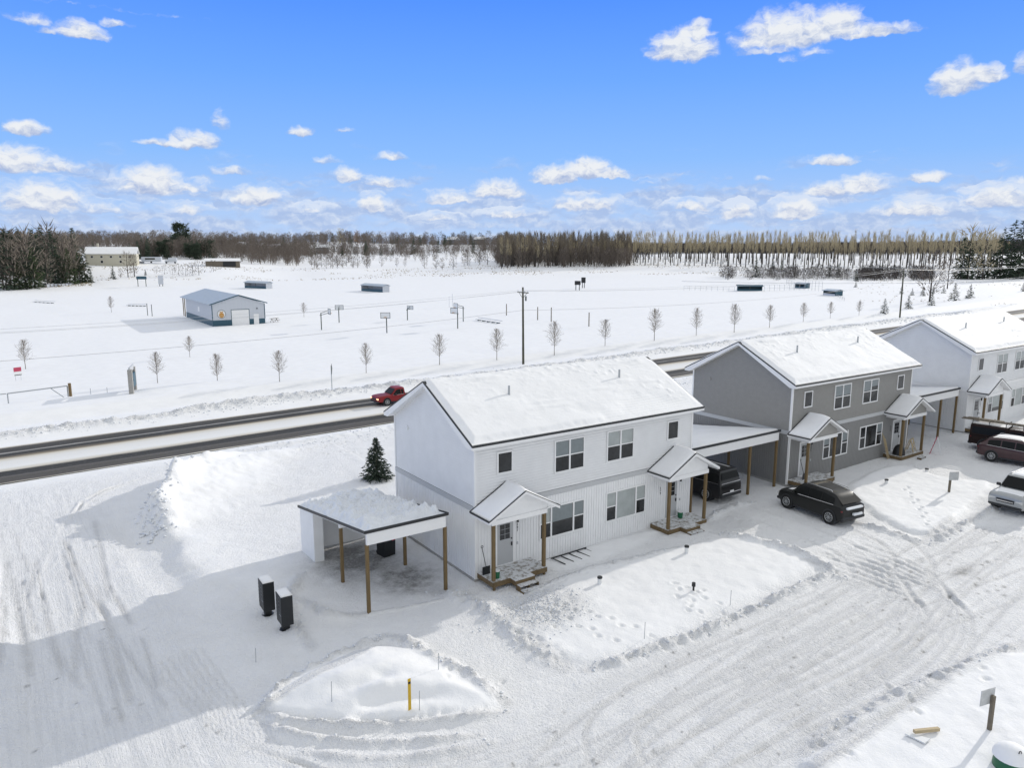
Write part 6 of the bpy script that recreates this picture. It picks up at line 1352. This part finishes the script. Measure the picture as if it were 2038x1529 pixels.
# park entrance: gate, sign, stakes, yard sign, diamond road sign
a, b, L, an = frame_from((17, 803), (136, 792)); T = empty('pipe_gate', (a.x, a.y, gz(a.x, a.y)), an, 'long grey pipe gate across the field entrance at the left', 'gate'); hb = 1.35
q = MB(); q.cyl((0, 0, 1.0), (L, 0, hb), .06, n=8).cyl((L, 0, -.1), (L, 0, hb), .06, n=8).cyl((L*.72, 0, 1.2), (L*.95, 0, .05), .045, n=8); q.build('rail', 'galv', T); MB().cyl((0, 0, -.3), (0, 0, 1.0), .06, n=8).build('hinge_post', 'galv', T); MB().cyl((-4, 0, .85), (-.1, 0, 1.0), .05, n=8).build('second_rail', 'galv', T)
p = at(141, 792); o = MB().cyl((0, 0, -.3), (0, 0, height_of(p, 763)), .15, n=10).build('gate_post', 'wood_treated'); o.location = (p.x, p.y, gz(p.x, p.y)); tag(o, 'thick timber post at the right end of the pipe gate', 'post')
for px, y_, ty, lab in ((181, 788, 773, 'left thin stake between gate post and park sign'), (214, 787, 771, 'right thin stake between gate post and park sign')):
    p = at(px, y_); o = MB().beam((0, 0, -.2), (0, 0, height_of(p, ty)), .05, .03).build('stake', 'galv'); o.location = (p.x, p.y, gz(p.x, p.y)); tag(o, lab, 'stake', 'thin stakes by the park sign')
p = at(266, 788); T = empty('park_sign', (p.x, p.y, gz(p.x, p.y)-.05), rad(-16), 'park entrance sign with a dark box panel on stone coloured posts, seen edge on', 'sign')
for y in (-1.1, 1.1): MB().bbox(-.22, .22, y-.22, y+.22, -.2, 3.0, .03).build('post', 'concrete', T)
MB().bbox(-.24, .24, -.87, .87, 1.1, 2.5, .03).build('panel', 'teal', T); MB().box(-.27, -.245, -.75, .75, 1.55, 2.1).build('face_board', 'metal_white', T); MB().bbox(-.1, .1, -1.3, 1.3, 2.75, 3.25, .04).build('name_board', 'grey_trim', T)
q = MB()
for k in range(4): q.box(-.285, -.272, -.6+k*.32, -.4+k*.32, 1.72, 1.94)
q.build('lettering', 'teal', T)
p = at(37, 757); T = empty('yard_sign', (p.x, p.y, gz(p.x, p.y)), rad(25), 'small pink and white yard sign in the field at the far left', 'sign')
MB().box(-.42, .42, -.02, .02, .55, 1.05).build('lower_board', 'white_plastic', T); MB().box(-.42, .42, -.022, .018, 1.051, 1.55).build('upper_board', 'red_sign', T); MB().box(-.40, .40, -.03, -.0225, .60, .68).build('bottom_line', 'black_metal', T)
q = MB(); q.cyl((-.3, 0, -.2), (-.3, 0, .549), .015, n=6); q.build('stake', 'galv', T); MB().cyl((.3, 0, -.2), (.3, 0, .549), .015, n=6).build('stake', 'galv', T)
p = at(661, 779); T = empty('road_sign', (p.x, p.y, gz(p.x, p.y)), rad(62), 'diamond road warning sign seen from behind, beside the road', 'sign'); h = height_of(p, 724)
MB().cyl((0, 0, -.3), (-.05, 0, h-.2), .045, n=8).build('post', 'galv', T); MB().prism([(0, h-1.15), (.55, h-.57), (0, h), (-.55, h-.57)], 'y', -.03, -.055).build('sign_plate', 'dark_green_metal', T)
# hill house, trailers, shed and far roofs
def box_house(px, y_, r, w, d, hw, hr, rz, wallm, roofm, label, name='house', wins=0, cat='house', group=None, hs=.3):
    x, y = pol(az_of(px), r); T = empty(name, (x, y, gz(x, y)-.3), rz, label, cat, group)
    MB().box(-w/2, w/2, -d/2, d/2, -1.5, hw).build('wall', wallm, T); g = MB()
    g.prism([(-d/2, hw), (d/2, hw), (0, hw+hr)], 'x', -w/2, -w/2+.2).prism([(-d/2, hw), (d/2, hw), (0, hw+hr)], 'x', w/2-.2, w/2); g.build('gable', 'grey_wall' if wallm == 'cream' else wallm, T)
    e = .5; MB().prism([(-d/2-e, hw-.15), (0, hw+hr+.05), (d/2+e, hw-.15), (d/2+e, hw+.15), (0, hw+hr+.35), (-d/2-e, hw+.15)], 'x', -w/2-.5, w/2+.5).build('roof', roofm, T)
    for k in range(wins):
        xx = -w/2+(k+.7)*w/(wins+.4); f = MB().box(xx-.6, xx+.6, -d/2-.06, -d/2-.005, hw-2.0, hw-.9).build('window', 'white_trim', T); MB().box(xx-.5, xx+.5, -d/2-.09, -d/2-.0605, hw-1.9, hw-1.0).build('pane', 'glass_dark', f)
        if k % 2: f = MB().box(xx-.6, xx+.6, -d/2-.06, -d/2-.005, hw-4.6, hw-3.2).build('window', 'white_trim', T); MB().box(xx-.5, xx+.5, -d/2-.09, -d/2-.0605, hw-4.5, hw-3.3).build('pane', 'glass_dark', f)
    return T
T = box_house(235, 515, 440, 23, 13, 5.9, 3.2, rad(-14), 'cream', 'snow', 'long cream coloured two storey house with a snowy roof on the left hill', wins=5)
MB().box(-6.9, -6.0, .4, 1.3, 8.5, 11.2).build('chimney', 'cream', T)
T = box_house(450, 522, 432, 17, 7, 3.2, 1.0, rad(-12), 'wood_old', 'snow', 'low open shed with a snowy roof at the foot of the woods', 'shed', cat='shed'); MB().box(0, 6.4, -3.6, -3.51, .3, 2.9).build('doorway', 'black_metal', T)
x, y = pol(az_of(311), 450); T = empty('camping_trailer', (x, y, gz(x, y)), rad(-25), 'long white camping trailer parked right of the cream house', 'trailer'); MB().bbox(-5, 5, -1.2, 1.2, .6, 3.2, .2).build('trailer_body', 'metal_white', T); MB().cyl((0, -1.25, .45), (0, -1.0, .45), .45, n=14).build('wheel', 'tyre', T); MB().box(-3, 2, -1.23, -1.205, 1.8, 2.6).build('window', 'glass_dark', T)
x, y = pol(az_of(352), 447); T = empty('box_truck', (x, y, gz(x, y)), rad(-20), 'small white camper truck parked right of the long trailer', 'truck'); MB().bbox(-2, 2.2, -1.1, 1.1, .6, 3.0, .15).build('box', 'metal_white', T); MB().bbox(-3.8, -2.01, -1.0, 1.0, .5, 1.8, .2).build('cab', 'metal_white', T)
for xx in (-3, 1.3): MB().cyl((xx, -1.15, .45), (xx, -.9, .45), .45, n=14).build('wheel', 'tyre', T)
x, y = pol(az_of(287), 447); T = empty('parked_sedan', (x, y, gz(x, y)), rad(-15), 'snow covered car between the cream house and the long trailer', 'car'); MB().bbox(-2.2, 2.2, -.9, .9, .35, .95, .15).build('body', 'paint_charcoal', T); MB().bbox(-1.2, 1.0, -.8, .8, .951, 1.5, .2).build('snowy_cabin', 'snow', T)
for k, (px, r, w, lab) in enumerate(((648, 800, 15, 'white roofed house half hidden in the far woods, left of the rust coloured tree'), (492, 700, 12, 'small snowy roof in the far woods above the shed'), (956, 830, 14, 'snowy roof in the far woods just left of the tall grove'), (555, 720, 11, 'faint roof in the far woods right of the small snowy roof'), (903, 850, 14, 'low white building on the wooded skyline left of the grove'))):
    box_house(px, 0, r, w*.8, 8, 6.5, 2.6, rad(-30-k*8), 'grey_wall', 'snow', lab)
a = at(92, 572); b = at(146, 567); d = b-a; T = empty('board_fence', (a.x, a.y, gz(a.x, a.y)), math.atan2(d.y, d.x), 'low snow topped board barrier at the foot of the left woods', 'fence'); L = Vector((d.x, d.y, 0)).length
MB().box(0, L, -.05, .05, .1, 1.2).build('boards', 'metal_white', T)
for k in range(8): MB().box(L*k/7.3, L*k/7.3+.25, -.14, -.051, 0, 1.1).build('post', 'wood_old', T)
# labels of look-alikes: say which one, counted from the left as the photo shows them
ORDW = 'first second third fourth fifth sixth seventh eighth ninth tenth eleventh twelfth thirteenth fourteenth fifteenth sixteenth seventeenth eighteenth nineteenth twentieth'.split()
same = {}
for o in SC.objects:
    if o.parent is None and 'label' in o and 'group' in o: same.setdefault((o['group'], o['label']), []).append(o)
for (g, lab), os_ in same.items():
    if 1 < len(os_) <= 20:
        def sx_(o):
            q = np.array(o.location)-CAM; return (q@RV)/(q@FV)
        for w_, o in zip(ORDW, sorted(os_, key=sx_)): o['label'] = w_+' from the left: '+lab
